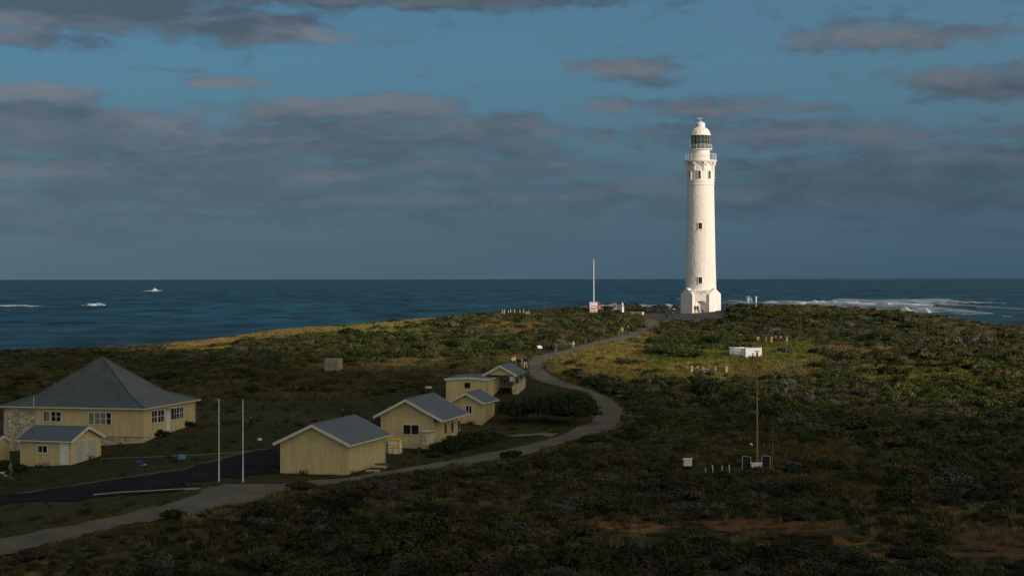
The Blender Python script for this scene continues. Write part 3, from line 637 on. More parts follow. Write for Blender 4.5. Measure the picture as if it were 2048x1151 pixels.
    m.f=[f for i,f in enumerate(m.f) if 1<=i<=6]; m.m=m.m[:len(m.f)]; us=sorted({v for f in m.f for v in f}); mp={v:i for i,v in enumerate(us)}; m.v=[m.v[v] for v in us]; m.f=[tuple(mp[v] for v in f) for f in m.f]; m.build('blind',mat('green_blind',(.05,.08,.07),.8),L)
    prof=[(2.02,37.42),(2.18,37.46),(2.18,37.6),(2.05,37.66)]
    for k in range(1,9): t=k/8*R(62); prof.append((2.02*math.cos(t)+.0,37.66+1.72*math.sin(t)))
    prof+=[(.98,39.2)]; m=MB(); m.lathe(prof,32); dm=m.build('dome',sm,L,smooth=False)
    for k in range(16):
        a=2*PI*k/16; q=[Vector(((r_+.02)*math.cos(a),(r_+.02)*math.sin(a),z)) for r_,z in prof[3:]]
        m=MB()
        for p1,p2 in zip(q,q[1:]): m.tube(p1,p2,.03,nn=4)
        m.build('dome_rib',sm,dm)
    m=MB(); m.lathe([(.98,39.1),(.98,39.25),(.93,39.3),(.93,39.85),(1.0,39.9),(.9,40.1),(.6,40.32),(.2,40.45),(.05,40.5)],24); m.build('ventilator',sm,dm)
    m=MB(); m.tube((0,0,40.4),(0,0,41.3),.04,nn=6); m.lathe([(.02,40.5),(.13,40.6),(.02,40.75)],8); m.tube((-.5,0,41.15),(.4,0,41.15),.03,nn=5); m.face([(-.55,0,41.0),(-.25,0,41.12),(-.55,0,41.35)]); m.build('weather_vane',WHITE,dm)
    return base
LHB=lighthouse()

# ------------------------------------------------------------------ small things
def pole(px,pytop,pybase,name,label,cat,r=.05,group=None,m=WHITE,sub=True):
    g=G(px,pybase); h=(pybase-pytop)/F*g.y; t=thing(name,g,0,label,cat,group)
    q=MB(); q.tube((0,0,-.3),(0,0,h*.18),r*1.25,r*1.2); q.build('pole_sleeve',m,t); q=MB(); q.tube((0,0,h*.18+.002),(0,0,h),r,r*.72); q.build('pole',m,t)
    q=MB(); q.lathe([(.02,h),(.07,h+.03),(.07,h+.08),(.01,h+.12)],8); q.build('finial',m,t); return t,h
t,h=pole(437.5,800,962,'flagpole','bare white flagpole, the one farther from the cream shed','flagpole',group='flagpoles by the asphalt road')
t,h=pole(485.5,802,963.5,'flagpole','bare white flagpole, the one nearer the cream shed','flagpole',group='flagpoles by the asphalt road')
def panel_sign(px,py,w,h,post,tilt,label,col,rz=0,frame=DARK,emblem=False,name='interpretive_sign'):
    g=G(px,py); t=thing(name,g,rz,label,'sign'); q=MB()
    xs=(-w*.3,w*.3) if w>.9 else (0,)
    for x in xs: q=MB(); q.tube((x,0,-.3),(x,0,post),.04,nn=6); q.build('post',frame,t)
    T_=Matrix.Translation((0,-.03,post))@Matrix.Rotation(R(tilt),4,'X'); q=MB(); q.box(-w/2,w/2,-.03,.0,-h/2,h/2,T_); p=q.build('panel',mat(f'sign_face_{label[:6]}_{px}',col,.45,var=.1),t)
    if emblem:
        q=MB(); q.face([T_@Vector(v) for v in((-w*.1,-.033,-h*.42),(w*.46,-.033,-h*.42),(w*.46,-.033,-h*.22),(w*.2,-.033,-h*.36))]); q.build('white_wave',WHITE,p)
        for k in range(3): q=MB(); q.box(-w*.38,w*(.1+.08*k),-.036,-.031,h*(.28-.16*k),h*(.34-.16*k),T_); q.build('text_line',mat('pale_blue_text',(.12,.15,.35),.5),p)
    return t
panel_sign(281,944,1.35,.62,1.0,0,'dark blue information sign with white corner on the lawn by the garage',(.015,.018,.09),R(-8),emblem=True)
panel_sign(363,928,.75,.55,.75,-40,'light blue tilted interpretive panel between the blue sign and the flagpoles',(.03,.14,.24),R(25))
panel_sign(519,894,.42,.34,.85,-50,'small pale tilted panel on a post where lawn meets asphalt',(.45,.47,.45),R(20))
panel_sign(857,786,.9,.5,.8,-60,'pale tilted interpretive panel behind the tall cream building',(.4,.42,.40),R(20))
panel_sign(1079,704,.85,.6,.85,-45,'white tilted interpretive panel beside the path near the scrub',(.6,.6,.58),R(35))
# skip bin
g=G(790,905); t=thing('skip_bin',g,R(-14),'yellow and white rusty metal bin between the two gabled huts','bin')
yel=mat('yellow_rusty_paint',(.95,.50,.01),.7,var=.5,scale=5); wht,nt,bs=newmat('rust_streaked_white')
nt.links.new(ramp(nt,noise(nt,4,6,.7),[(.38,(.45,.17,.03)),(.47,(.9,.84,.70))]),bs.inputs['Base Color'])
w,d_,h_=1.25,1.1,1.6
q=MB(); q.box(-w/2+.05,w/2-.05,-d_/2+.05,d_/2-.05,-.2,h_-.25); q.build('body',wht,t)
for nm,bxs in(('lid',[(-w/2-.03,w/2+.03,-d_/2-.03,d_/2+.03,h_-.24,h_-.08)]),('frame',[(-w/2,-w/2+.08,-d_/2,-d_/2+.08,-.2,h_-.25),(w/2-.08,w/2,-d_/2,-d_/2+.08,-.2,h_-.25),(w/2-.08,w/2,d_/2-.08,d_/2,-.2,h_-.25),(-w/2+.08,w/2-.08,-d_/2,-d_/2+.05-.003,.55,.65),(-w/2+.08,w/2-.08,-d_/2,-d_/2+.047,.85,.92),(-.1,-.03,-d_/2-.003,-d_/2+.047,-.2,.55)])):
    q=MB()
    for bb in bxs: q.box(*bb)
    q.build(nm,yel,t)
q=MB(); q.box(-w/2-.3,-w/2-.005,-.4,.4,-.2,1.2); q.build('side_cabinet',mat('grey_blue_metal',(.25,.30,.34),.6),t)
# tank
g=P(854,889,184.5); g.z=h1(g.x,g.y); t=thing('water_tank',g,0,'round cream corrugated water tank with rusty rim on a slab stand','tank')
zb=P(854,889,184.5).z-g.z
tm,nt,bs=newmat('rusty_cream_tank'); nt.links.new(ramp(nt,noise(nt,3,6,.75,stretch=(1,1,.6)),[(.36,(.12,.09,.06)),(.43,(.48,.44,.32)),(.8,(.58,.54,.41))]),bs.inputs['Base Color'])
prof=[(.8,zb)]
for k in range(14): prof+=[(.80,zb+.1*k),(.83,zb+.1*k+.05)]
prof+=[(.8,zb+1.42),(.88,zb+1.45),(.6,zb+1.52),(.05,zb+1.6)]
q=MB(); q.lathe(prof,32); q.build('tank_body',tm,t); q=MB(); q.ring(.83,zb+1.4,.035,24); q.build('rim',mat('rust',(.08,.04,.02),.9),t)
q=MB(); q.box(-1.5,.9,-.95,.95,zb-.14,zb-.003); q.build('slab',CONC,t)
for x in(-1.0,.4): q=MB(); q.box(x,x+.3,-.6,.6,-.6,zb-.143); q.build('stand_leg',mat('dark_block',(.08,.07,.06),.9),t)
# timber steps at near shed
g=G(757,938); t=thing('timber_steps',g,R(-15.2),'low dark timber steps and planks against the end of the cream shed','steps')
for k in range(4): q=MB(); q.box(-.6,.7,-2.2+k*.9,-1.4+k*.9,-.5,.12+.12*k); q.build('step',BROWN if k%2 else WOOD,t)
# timber screened enclosure, left
g=P(664,741,262); g.z=h1(g.x,g.y); t=thing('timber_tank_stand',g,R(-20),'weathered grey vertical-board timber enclosure in the scrub','enclosure')
for (a,c,ang) in((-1.3,1.5,0),): 
    for side,(ox,oy,rz_,w_) in {'f':(0,0,0,2.3),'r':(2.3,0,90,1.4),'b':(0,1.4,0,2.3),'l':(0,0,90,1.4)}.items():
        q=MB(); k=0
        while k<w_-.05:
            hh=2.15+random.uniform(-.12,.08); T_=Matrix.Translation((ox-1.15,oy-.2,0))@Matrix.Rotation(R(rz_),4,'Z'); q.box(k,k+.13,-.02,.02,-.4,hh,T_); k+=.21
        q.box(0,w_,-.045,-.022,.5,.6,T_); q.box(0,w_,-.045,-.022,1.6,1.7,T_); q.build('board_panel',WOOD,t)
q=MB(); q.box(-1.0,1.0,-.08,1.0,-.2,1.9); q.build('inner_box',mat('dark_inner',(.035,.032,.026),.9),t)
# white picket enclosure
g=P(1491.5,717.5,262); g.z=h1(g.x,g.y)-.02; ang=R(-38+90-12)
t=thing('picket_enclosure',g,0,'square white picket fence enclosure with louvred sides on the green slope','enclosure')
dR=Vector((math.cos(R(35)),math.sin(R(35)),0)); dL=Vector((-math.sin(R(35))*1.0,math.cos(R(35)),0))
def picket(o,dv,w_,name,sp=.2):
    rz_=math.atan2(dv.y,dv.x); q=MB(); T_=Matrix.Translation(o)@Matrix.Rotation(rz_,4,'Z'); k=0
    while k<w_-.05: q.box(k,k+.13,-.02,.02,-.15,1.66,T_); k+=sp
    for z in(.35,1.05,1.5): q.box(0,w_,.021,.06,z,z+.09,T_)
    q.box(-.05,.07,-.06,.06,-.3,1.75,T_); q.build(name,WHITE,t)
wR=3.15; wL=3.6
picket(Vector((0,0,0)),dR,wR,'picket_panel'); picket(Vector((0,0,0)),dL,wL,'picket_panel'); picket(dL*wL,dR,wR,'picket_panel'); picket(dR*wR,dL,wL,'picket_panel')
# stone piers
def pier(px,py,hpx,wpx,label,group,Z=None):
    g=G(px,py); s=F/g.y; h=hpx/s; w=wpx/s; t=MB(); 
    for k in range(4):
        z0=h*k/4-(.3 if k==0 else 0); z1=h*(k+1)/4-.01; ww=w/2*(1.12-.07*k)*random.uniform(.95,1.05); d=ww*random.uniform(.85,1)
        T_=Matrix.Rotation(random.uniform(-.12,.12)+.5,4,'Z'); t.box(-ww*.85,ww*.85,-d*.8,d*.8,z0,z1,T_)
    o=t.build('stone_pier',ORANGE,loc=g); return tag(o,label,'stone pier',group)
G1='stone piers in the grass below the white enclosure'; G2='stone piers on the green slope behind the white enclosure'
for a in((1382,746,15,6.5,'tan stone pier, leftmost of the row below the picket enclosure'),(1393.5,746.5,15,5.5,'tan stone pier second in the row below the picket enclosure'),(1405,748,14,7.5,'broad tan stone pier left of the low joined pair'),(1413.5,748,12,8,'low broad tan stone pier in the middle of the lower row'),(1430,746.5,14,5,'slim tan stone pier between the broad one and the end one'),(1451.5,748,16,7.5,'tall tan stone pier at the end of the lower row nearest the mast')):
    pier(*a,G1)
for a in((1515,687,14,6.5,'broad pale stone pier directly behind the picket enclosure'),(1532,687,13,4,'slim stone pier second from the enclosure in the upper row'),(1542,687,14,5,'pale stone pier before the orange cluster in the upper row'),(1547,684,12,3.5,'slim orange stone pier left of the upper row cluster'),(1551,684,13,3.5,'slim orange stone pier right of the upper row cluster'),(1556,686,6,5,'short stump stone pier in the upper row'),(1560.5,684.5,13,4.5,'orange stone pier just right of the short stump'),(1573,685.5,12,4.5,'pale stone pier at the far end of the upper row')):
    pier(*a,G2)
# weather mast
g=G(1514,936); top=P(1514,703,g.y); h=top.z-g.z
t=thing('weather_mast',g,0,'tall thin yellow-brown weather mast with anemometer at its top','mast'); YM=mat('yellow_brown_mast',(.30,.20,.06),.5,var=.2)
q=MB(); q.tube((0,0,-.3),(0,0,h*.55),.085,.075); q.tube((0,0,h*.55),(0,0,h-.05),.06,.04); q.build('pole',YM,t)
q=MB(); zc=h-.75; q.tube((-.45,0,zc),(.12,0,zc),.03,nn=6); q.tube((-.4,0,zc),(-.4,0,zc-1.2),.02,nn=5); q.tube((.05,0,zc+.1),(.12,0,zc-.1),.04,nn=5); q.build('crossarm',mat('brown_metal',(.06,.045,.02),.6),t)
q=MB(); q.tube((0,0,h-.05),(0,0,h+.05),.05,nn=8); q.lathe([(.03,h-.45),(.09,h-.4),(.09,h-.1),(.04,h-.05)],10)
for k in range(3):
    a=2*PI*k/3+.3; c=Vector((.2*math.cos(a),.2*math.sin(a),h+.05)); q.tube((0,0,h+.05),c,.015,nn=5); q.tube(c+Vector((0,0,-.05)),c+Vector((0,0,.06)),.06,.03,nn=8)
q.tube((-.4,0,zc+.1),(-.4,0,zc+.65),.06,.05,nn=8); q.build('anemometer',DARK,t)
g=G(1545,942); hh=(942-833)/F*g.y; t=thing('thin_antenna',g,0,'very thin grey whip antenna right of the weather mast','antenna')
q=MB(); q.tube((0,0,-.2),(0,0,hh*.6),.022,.018,nn=6); q.build('pole',mat('grey_metal',(.25,.25,.24),.5),t); q=MB(); q.tube((0,0,hh*.6),(0,0,hh),.014,.008,nn=5); q.build('whip',mat('grey_metal',(.25,.25,.24)),t)
def solar(px,py,label,rz):
    g=G(px,py); t=thing('solar_panel',g,R(rz),label,'solar panel','solar panels at the weather station'); Tm=Matrix.Translation((0,0,.75))@Matrix.Rotation(R(-32),4,'X'); w,h=.8,1.5
    Tm=Matrix.Translation((0,.1,.85))@Matrix.Rotation(R(-25),4,'X')@Matrix.Rotation(R(9),4,'Y')
    q=MB(); q.box(-w/2+.04,w/2-.04,-.03,.02,-h/2+.04,h/2-.04,Tm); q.build('cells',mat('solar_cells',(.004,.006,.018),.6,var=.2,spec=.15),t)
    q=MB(); q.box(-w/2,-w/2+.039,-.045,.03,-h/2,h/2,Tm); q.box(w/2-.039,w/2,-.045,.03,-h/2,h/2,Tm); q.box(-w/2+.04,w/2-.04,-.045,.03,h/2-.039,h/2,Tm); q.box(-w/2+.04,w/2-.04,-.045,.03,-h/2,-h/2+.039,Tm); q.build('frame',mat('aluminium',(.36,.36,.36),.6,.1),t)
    q=MB(); q.tube((0,.1,-.3),(0,.15,.85),.05,nn=6); q.build('stand',DARK,t)
solar(1493,946,'dark tilted solar panel left of the white weather cabinet',8); solar(1532,945,'dark tilted solar panel right of the white weather cabinet',8)
g=G(1512,946); t=thing('weather_cabinet',g,R(6),'white instrument cabinet with yellow label between two solar panels','cabinet')
q=MB(); q.box(-.48,.48,-.25,.25,.1,.92); q.build('body',WHITE,t); q=MB(); q.box(-.52,.52,-.29,.29,.925,.98); q.build('top',WHITE,t); q=MB(); q.box(.22,.42,-.27,-.253,.45,.8); q.build('label_plate',mat('yellow_plate',(.5,.35,.03)),t); q=MB(); q.box(-.45,-.38,-.2,.2,-.3,.098); q.box(.38,.45,-.2,.2,-.3,.098); q.build('leg',WHITE,t)
g=G(1504,925); t=thing('rain_sensor',g,0,'small white sensor on a thin stalk left of the mast foot','sensor')
q=MB(); q.tube((0,0,-.2),(0,0,1.75),.018,nn=5); q.build('post',DARK,t); q=MB(); q.lathe([(.03,1.7),(.12,1.75),(.15,1.82),(.04,1.9)],10,c=(-.1,0)); q.box(-.12,.06,-.02,.02,1.66,1.70); q.build('sensor_head',WHITE,t)
g=G(1375,944); t=thing('instrument_screen',g,R(-4),'white louvred weather screen box on a dark stand','weather box')
q=MB(); q.box(-.37,.37,-.3,.3,.62,1.22)
for k in range(6): q.box(-.38,.38,-.325,-.303,.65+k*.095,.70+k*.095)
q.build('louvred_box',WHITE,t); q=MB(); q.box(-.43,.43,-.37,.36,1.225,1.29); q.build('top',WHITE,t); 
q=MB(); [q.box(x,x+.06,y,y+.06,-.2,.615) for x in(-.34,.28) for y in(-.28,.22)]; q.build('stand',DARK,t)
for i,(px,py,hp) in enumerate(((1411,945,9),(1425.5,947,17),(1444,952,20),(1459,951,22))):
    g=G(px,py); hh=hp/F*g.y; lean=.06 if i!=2 else 0; m=MB(); m.box(-.035,.035,-.03,.03,-.4,hh,Matrix.Rotation(-lean,4,'Y') if lean else None)
    m.box(-.04,.04,-.035,.035,hh+.003,hh+.03,Matrix.Rotation(-lean,4,'Y') if lean else None)
    tag(m.build('marker_post',WHITE,loc=g),['short white post farthest from the solar panels','white leaning post second from the solar panels end on the left side','upright white post nearer the solar panels','tallest white leaning post next to the solar panels'][i],'post','white posts left of the weather station')
# lamp mast near lighthouse, right: small white post
g=G(1512.5,612); g=P(1512,611,343); g.z=h1(g.x,g.y); m=MB(); m.tube((0,0,-.3),(0,0,2.9),.14,.13); m.lathe([(.17,2.7),(.17,2.95),(.05,3.05)],10); tag(m.build('survey_pillar',WHITE,loc=g),'white pillar rising from scrub on the skyline right of the lighthouse','pillar')
# mast with white box at left of lighthouse
g=P(1187.5,611,372); g.z=h1(g.x,g.y); top=P(1187.5,520,372).z-g.z
t=thing('signal_mast',g,0,'tall white signal mast rising on the skyline left of the lighthouse','mast'); q=MB(); q.tube((0,0,-.3),(0,0,top),.12,.07); q.build('pole',WHITE,t); q=MB(); q.lathe([(.02,top),(.11,top+.05),(.11,top+.12),(.01,top+.2)],8); q.build('finial',WHITE,t)
g2=P(1188,613,370); zz=g2.z
t=thing('white_kiosk',(g2.x,g2.y,h1(g2.x,g2.y)),R(-5),'small white walled hut at the foot of the signal mast','hut'); zb=zz-h1(g2.x,g2.y)
q=MB(); q.box(-.9,.75,-.6,.6,-.5,zb+.95); q.build('wall',WHITE,t); q=MB(); q.box(-1,.85,-.7,.7,zb+.953,zb+1.03); q.build('roof',TRIM,t)
RED=mat('red_paint',(.45,.05,.04),.6)
g3=P(1198,616,368); t=thing('red_barrier',(g3.x,g3.y,h1(g3.x,g3.y)),R(-4),'red railed barrier in front of the white hut on the skyline','barrier'); z_=g3.z-h1(g3.x,g3.y)
for z in(.0,.4): q=MB(); q.box(-1.7,.9,-.03,.03,z_+z,z_+z+.12); q.build('rail',RED,t)
for x in(-1.6,-.4,.8): q=MB(); q.box(x-.04,x+.04,.032,.09,-.4,z_+.6); q.build('post',RED,t)
g4=P(1229,617,370); t=thing('stone_monument',(g4.x,g4.y,h1(g4.x,g4.y)),0,'arched tan stone monument on the skyline between mast and lighthouse','monument'); z_=g4.z-t.location.z
q=MB(); T2=Matrix(((1,0,0,0),(0,0,1,0),(0,1,0,0),(0,0,0,1))); q.prism([(-.55,z_-1)]+[(.55,z_-1)]+[(.52*math.cos(PI*k/10),z_+.75+.5*math.sin(PI*k/10)) for k in range(11)],-.25,.25,T2); q.build('stone_body',ORANGE,t)
q=MB(); q.box(-.2,.2,-.29,-.252,z_+.3,z_+.75); q.build('plaque',BROWN,t)
def wallseg(px0,py0,px1,py1,h,label,name='low_wall',Z=366):
    a=P(px0,py0,Z);b_=P(px1,py1,Z-3); d=b_-a; ln=math.hypot(d.x,d.y); m=MB(); m.box(0,ln,-.2,.2,-1,h); 
    m.box(-.04,ln+.04,-.24,.24,h+.002,h+.06)
    return tag(m.build(name,WHITE,loc=(a.x,a.y,min(a.z,b_.z)),rz=math.atan2(d.y,d.x)),label,'wall')
wallseg(1256,624.5,1286,623.5,.10,'low white wall left of the lighthouse forecourt')
wallseg(1236,613.5,1246,614.5,.12,'short white wall just right of the stone monument')
def rail_fence(x0,x1,py,Z,label):
    a=P(x0,py,Z); b_=P(x1,py,Z-2); L_=math.hypot(b_.x-a.x,b_.y-a.y); zg=min(h1(a.x,a.y),h1(b_.x,b_.y)); t=thing('rail_fence',(a.x,a.y,zg),math.atan2(b_.y-a.y,b_.x-a.x),label,'fence')
    top=a.z-zg+1.0
    for k in range(int(L_/1.6)+1): q=MB(); q.box(k*1.6-.04,k*1.6+.04,-.04,.04,-.5,top+.05); q.build('post',DARK,t)
    for z in(top-.45,top-.02): q=MB(); q.box(-.05,L_,.041,.08,z,z+.06); q.build('rail',DARK,t)
rail_fence(1441,1476,615,376,'thin dark rail fence on the skyline right of the lighthouse'); rail_fence(1300,1360,619,384,'thin dark rail fence on the skyline left of the lighthouse')
# bench & bin by the path
g=G(1205,692); t=thing('park_bench',g,R(60),'dark wooden bench on the lighthouse side of the path','bench')
q=MB(); [q.box(-.7,.7,-.25+.13*k,-.15+.13*k,.42,.46) for k in range(4)]; q.build('seat',BROWN,t); q=MB(); [q.box(-.7,.7,.25,.29,.55+.14*k,.64+.14*k) for k in range(3)]; q.build('backrest',BROWN,t)
for x in(-.6,.6): q=MB(); q.box(x-.04,x+.04,-.22,-.15,-.2,.418); q.box(x-.04,x+.04,.2,.248,-.2,.95); q.build('leg',BROWN,t)
g=G(1169,686); t=thing('litter_bin',g,0,'small dark round bin at the scrub edge of the path','bin'); q=MB(); q.lathe([(.2,-.1),(.25,.75)],14); q.build('body',DARK,t); q=MB(); q.lathe([(.28,.755),(.28,.82),(.1,.95),(.02,.96)],14); q.build('lid',DARK,t)
# row of posts on skyline left
for i,px in enumerate((1005,1009,1017,1021,1029,1040,1047)):
    hp=(8,9,7,9,9,8,9)[i]; g=P(px,629,366); g.z=h1(g.x,g.y); zt=P(px,628-hp,366).z-g.z; m=MB(); m.box(-.09,.09,-.09,.09,-.4,zt); m.box(-.11,.11,-.11,.11,zt+.002,zt+.05)
    tag(m.build('timber_post',WOOD,loc=g),'weathered timber post of the short row on the skyline left of the mast','post','row of timber posts on the skyline')
g=P(1055,630,362); g.z=h1(g.x,g.y); zt=P(1055,623,362).z-g.z; t=thing('timber_box',g,R(-10),'tan timber box at the end of the skyline post row','box'); q=MB(); q.box(-.4,.4,-.3,.3,-.4,zt); q.build('body',mat('tan_timber',(.34,.22,.11),.8),t); q=MB(); q.box(-.45,.45,-.35,.35,zt+.003,zt+.08); q.build('lid',mat('tan_timber',(.34,.22,.11)),t)

# ------------------------------------------------------------------ people
PEND=[]
def skinobj(name,vs,es,rs,material,parent,sub=2):
    me=bpy.data.meshes.new(name); me.from_pydata(vs,es,[]); o=bpy.data.objects.new(name,me); COL.objects.link(o); o.parent=parent
    o.modifiers.new('s','SKIN'); sub_=o.modifiers.new('u','SUBSURF'); sub_.levels=1; sub_.render_levels=1
    for i,r_ in enumerate(rs):
        d=me.skin_vertices[0].data[i]; d.radius=r_ if isinstance(r_,tuple) else (r_,r_); d.use_root=(i==0)
    PEND.append((o,material)); return o
SKIN=mat('skin',(.42,.26,.19),.6)
def person(px,py,height,label,top,legs,hair=(.03,.02,.015),rz=0,stride=.2,armb=.15,group=None,hold=False,crouch=0,coat=False,loc=None,shoes=(.04,.04,.04)):
    g=G(px,py) if loc is None else loc
    k=height/1.75; t=thing('person',g,R(rz),label,'person',group); s=stride
    def sc(v): return (v[0]*k,v[1]*k,v[2]*k)
    hipz=.92; cr=crouch
    J=dict(pel=(0,0,.95-cr*.5),wai=(0,-.02-.1*cr,1.12-cr*.55),che=(0,-.04-.2*cr,1.38-cr*.6),nec=(0,-.03-.25*cr,1.50-cr*.6),hd0=(0,-.04-.27*cr,1.58-cr*.6),hd1=(0,-.05-.28*cr,1.69-cr*.6),
      sl=(-.17,-.02-.2*cr,1.42-cr*.6),el=(-.24,armb*.4-.2*cr,1.14-cr*.55),wl=(-.23,-.12-armb-.3*cr,.92-cr*.4),hl=(-.22,-.16-armb-.3*cr,.84-cr*.4),
      sr=(.17,-.02-.2*cr,1.42-cr*.6),er=(.24,.05+armb*.4-.2*cr,1.14-cr*.55),wr=(.23,.02-armb*.2-.3*cr,.90-cr*.4),hr=(.22,0-armb*.2-.3*cr,.82-cr*.4),
      pl=(-.09,0,.90-cr*.5),kl=(-.10,-s*.7-.35*cr,.50-cr*.05),al=(-.10,-s,.08),fl=(-.10,-s-.15,.04),
      pr=(.09,0,.90-cr*.5),kr=(.10,s*.35-.35*cr,.50-cr*.05),ar=(.10,s,.10),fr=(.10,s-.15,.04))
    if hold:
        J['wl']=(-.16,-.42,1.12); J['hl']=(-.14,-.50,1.12); J['wr']=(.16,-.42,1.12); J['hr']=(.14,-.50,1.12)
    names=list(J); vs=[sc(J[n_]) for n_ in names]; ix={n_:i for i,n_ in enumerate(names)}
    rr=dict(pel=(.14,.10),wai=(.12,.085),che=(.14,.10),nec=.05,hd0=(.075,.08),hd1=(.07,.085),sl=.055,el=.04,wl=.028,hl=(.035,.018),sr=.055,er=.04,wr=.028,hr=(.035,.018),pl=.085,kl=.055,al=.04,fl=.035,pr=.085,kr=.055,ar=.04,fr=.035)
    rs=[tuple(q*k for q in rr[n_]) if isinstance(rr[n_],tuple) else rr[n_]*k for n_ in names]
    es=[(ix[a],ix[b_]) for a,b_ in(('pel','wai'),('wai','che'),('che','nec'),('nec','hd0'),('hd0','hd1'),('che','sl'),('sl','el'),('el','wl'),('wl','hl'),('che','sr'),('sr','er'),('er','wr'),('wr','hr'),('pel','pl'),('pl','kl'),('kl','al'),('al','fl'),('pel','pr'),('pr','kr'),('kr','ar'),('ar','fr'))]
    vs2=list(vs); es2=list(es); rs2=list(rs)
    for hnd,sg in(('hl',-1),('hr',1)):
        hx,hy_,hz=vs[ix[hnd]]; w_=vs[ix['w'+hnd[1]]]; dv=(Vector((hx,hy_,hz))-Vector(w_)).normalized()
        for f_,(off,ln) in enumerate(((-.03,.065),(-.01,.08),(.01,.075),(.03,.055),(.05,.045))):
            st=Vector((hx,hy_+off*k*.8,hz)); 
            if f_==4: st=Vector(w_).lerp(Vector((hx,hy_,hz)),.6)+Vector((0,-.03*k,0))
            en=st+dv*ln*k+Vector((-sg*.012*k,-.02*k if f_==4 else 0,0)); vs2.append(tuple(en)); rs2.append(.009*k); es2.append((ix[hnd],len(vs2)-1))
    # nose
    h0=Vector(vs[ix['hd0']]); vs2.append(tuple(h0+Vector((0,-.10*k,.03*k)))); rs2.append(.014*k); es2.append((ix['hd0'],len(vs2)-1))
    shr={'pel':.72,'wai':.66,'che':.62,'sl':.7,'sr':.7,'pl':.7,'pr':.7}; rb=[(tuple(q*shr[names[i]] for q in v_) if isinstance(v_,tuple) else v_*shr[names[i]]) if i<len(names) and names[i] in shr else v_ for i,v_ in enumerate(rs2)]
    body=skinobj('body',vs2,es2,rb,SKIN,t)
    def sub_(nm,keep,ee,grow,m):
        ids=[ix[n_] for n_ in keep]; mp={o_:i for i,o_ in enumerate(ids)}
        r_=[(tuple(q+grow*k for q in rs[i]) if isinstance(rs[i],tuple) else rs[i]+grow*k) for i in ids]
        return skinobj(nm,[vs[i] for i in ids],[(mp[ix[a]],mp[ix[b_]]) for a,b_ in ee],r_,m,t)
    tm_=mat('cloth_%.2f_%.2f_%.2f'%top,top,.85,var=.15,scale=8); lm=mat('cloth_%.2f_%.2f_%.2f'%legs,legs,.85,var=.15,scale=8)
    sub_('jacket',['wai','che','pel','nec','sl','el','wl','sr','er','wr'],(('pel','wai'),('wai','che'),('che','nec'),('che','sl'),('sl','el'),('el','wl'),('che','sr'),('sr','er'),('er','wr')),.024,tm_)
    sub_('trousers',['pel','pl','kl','al','pr','kr','ar'],(('pel','pl'),('pl','kl'),('kl','al'),('pel','pr'),('pr','kr'),('kr','ar')),.018,lm)
    sm_=mat('cloth_%.2f_%.2f_%.2f'%shoes,shoes,.7)
    for a,b_ in(('al','fl'),('ar','fr')): skinobj('shoe',[vs[ix[a]],vs[ix[b_]]],[(0,1)],[.05*k,.045*k],sm_,t)
    hm=mat('hair_%.2f_%.2f_%.2f'%hair,hair,.8); m=MB(); c=Vector(vs[ix['hd1']]); prof=[]
    i0=0
    for i in range(7):
        ph=PI*i/6
        for j in range(10):
            th=2*PI*j/10; yy=.098*math.sin(ph)*math.sin(th); m.v.append((c.x+.088*k*math.sin(ph)*math.cos(th),c.y+k*(yy*1.05+.02),c.z+k*(.02+.085*math.cos(ph)*(1 if ph<PI/2 else (.25 if yy<0 else .9)))))
    for i in range(6):
        for j in range(10): m.f.append((i*10+j,i*10+(j+1)%10,(i+1)*10+(j+1)%10,(i+1)*10+j)); m.m.append(0)
    m.build('hair',hm,t,smooth=True)
    return t
BLK=(.015,.015,.018); JEAN=(.06,.09,.16); WHT=(.6,.58,.54)
person(1111,709.5,1.82,'person in dark jacket and blue jeans standing alone on the path',BLK,JEAN,rz=20,stride=.1)
person(1146.5,696,1.25,'child in white clothes on the far side of the path',WHT,(.45,.35,.3),rz=-30,hair=(.1,.06,.03))
person(1237.5,671,1.12,'small child in pink beside the adult in lime top',(.6,.28,.22),(.55,.3,.26),rz=10,stride=.12)
person(1244,671.5,1.75,'person in lime-green top and jeans walking beside the pink child',(.28,.34,.05),JEAN,rz=5)
person(1256,671,1.82,'person with white cap and black coat walking on the path',BLK,(.02,.02,.03),hair=(.7,.7,.68),rz=0,armb=.2)
person(1028.5,733,1.72,'person in yellow top behind the open shelter roof',(.55,.38,.10),(.03,.03,.03),rz=40)
person(1024,734,1.6,'person in pale blue top at the back left of the path group',(.45,.5,.5),(.04,.06,.03),rz=60,hold=True)
person(1037,735,1.5,'short person in dark clothes in the middle of the path group',BLK,(.02,.02,.025),rz=-20)
person(1043,735.5,1.55,'person in grey top and pale trousers beside the dark-topped walker',(.12,.11,.11),(.35,.3,.26),rz=30)
person(1051,736.5,1.82,'person in black top and whitish trousers nearest the path edge',BLK,(.5,.46,.42),rz=-30,stride=.28)
dz=lambda px,py,Z:(lambda p:Vector((p.x,p.y,h1(p.x,p.y)+.06)))(P(px,py,Z))
person(0,0,1.75,'person in dark maroon clothes at the lighthouse door, left of two',(.03,.015,.015),BLK,rz=180,loc=LHB+Vector((-1.75,-5.0,.05)),stride=.05)
person(0,0,1.72,'person in black clothes at the lighthouse door, right of two',BLK,BLK,rz=160,loc=LHB+Vector((-1.25,-5.3,.05)),stride=.1,shoes=(.6,.6,.6))
person(1345.5,640,1.78,'dark-dressed person on the forecourt nearer the lighthouse',BLK,BLK,rz=20)
person(1333,640,1.5,'shorter dark-dressed person on the forecourt farther from the lighthouse',BLK,(.03,.03,.02),rz=-20)
person(0,0,1.65,'person in white clothes by the low white wall on the skyline',WHT,WHT,loc=Vector((P(1245,614,368).x,368,P(1245,618.5,368).z)),rz=30)
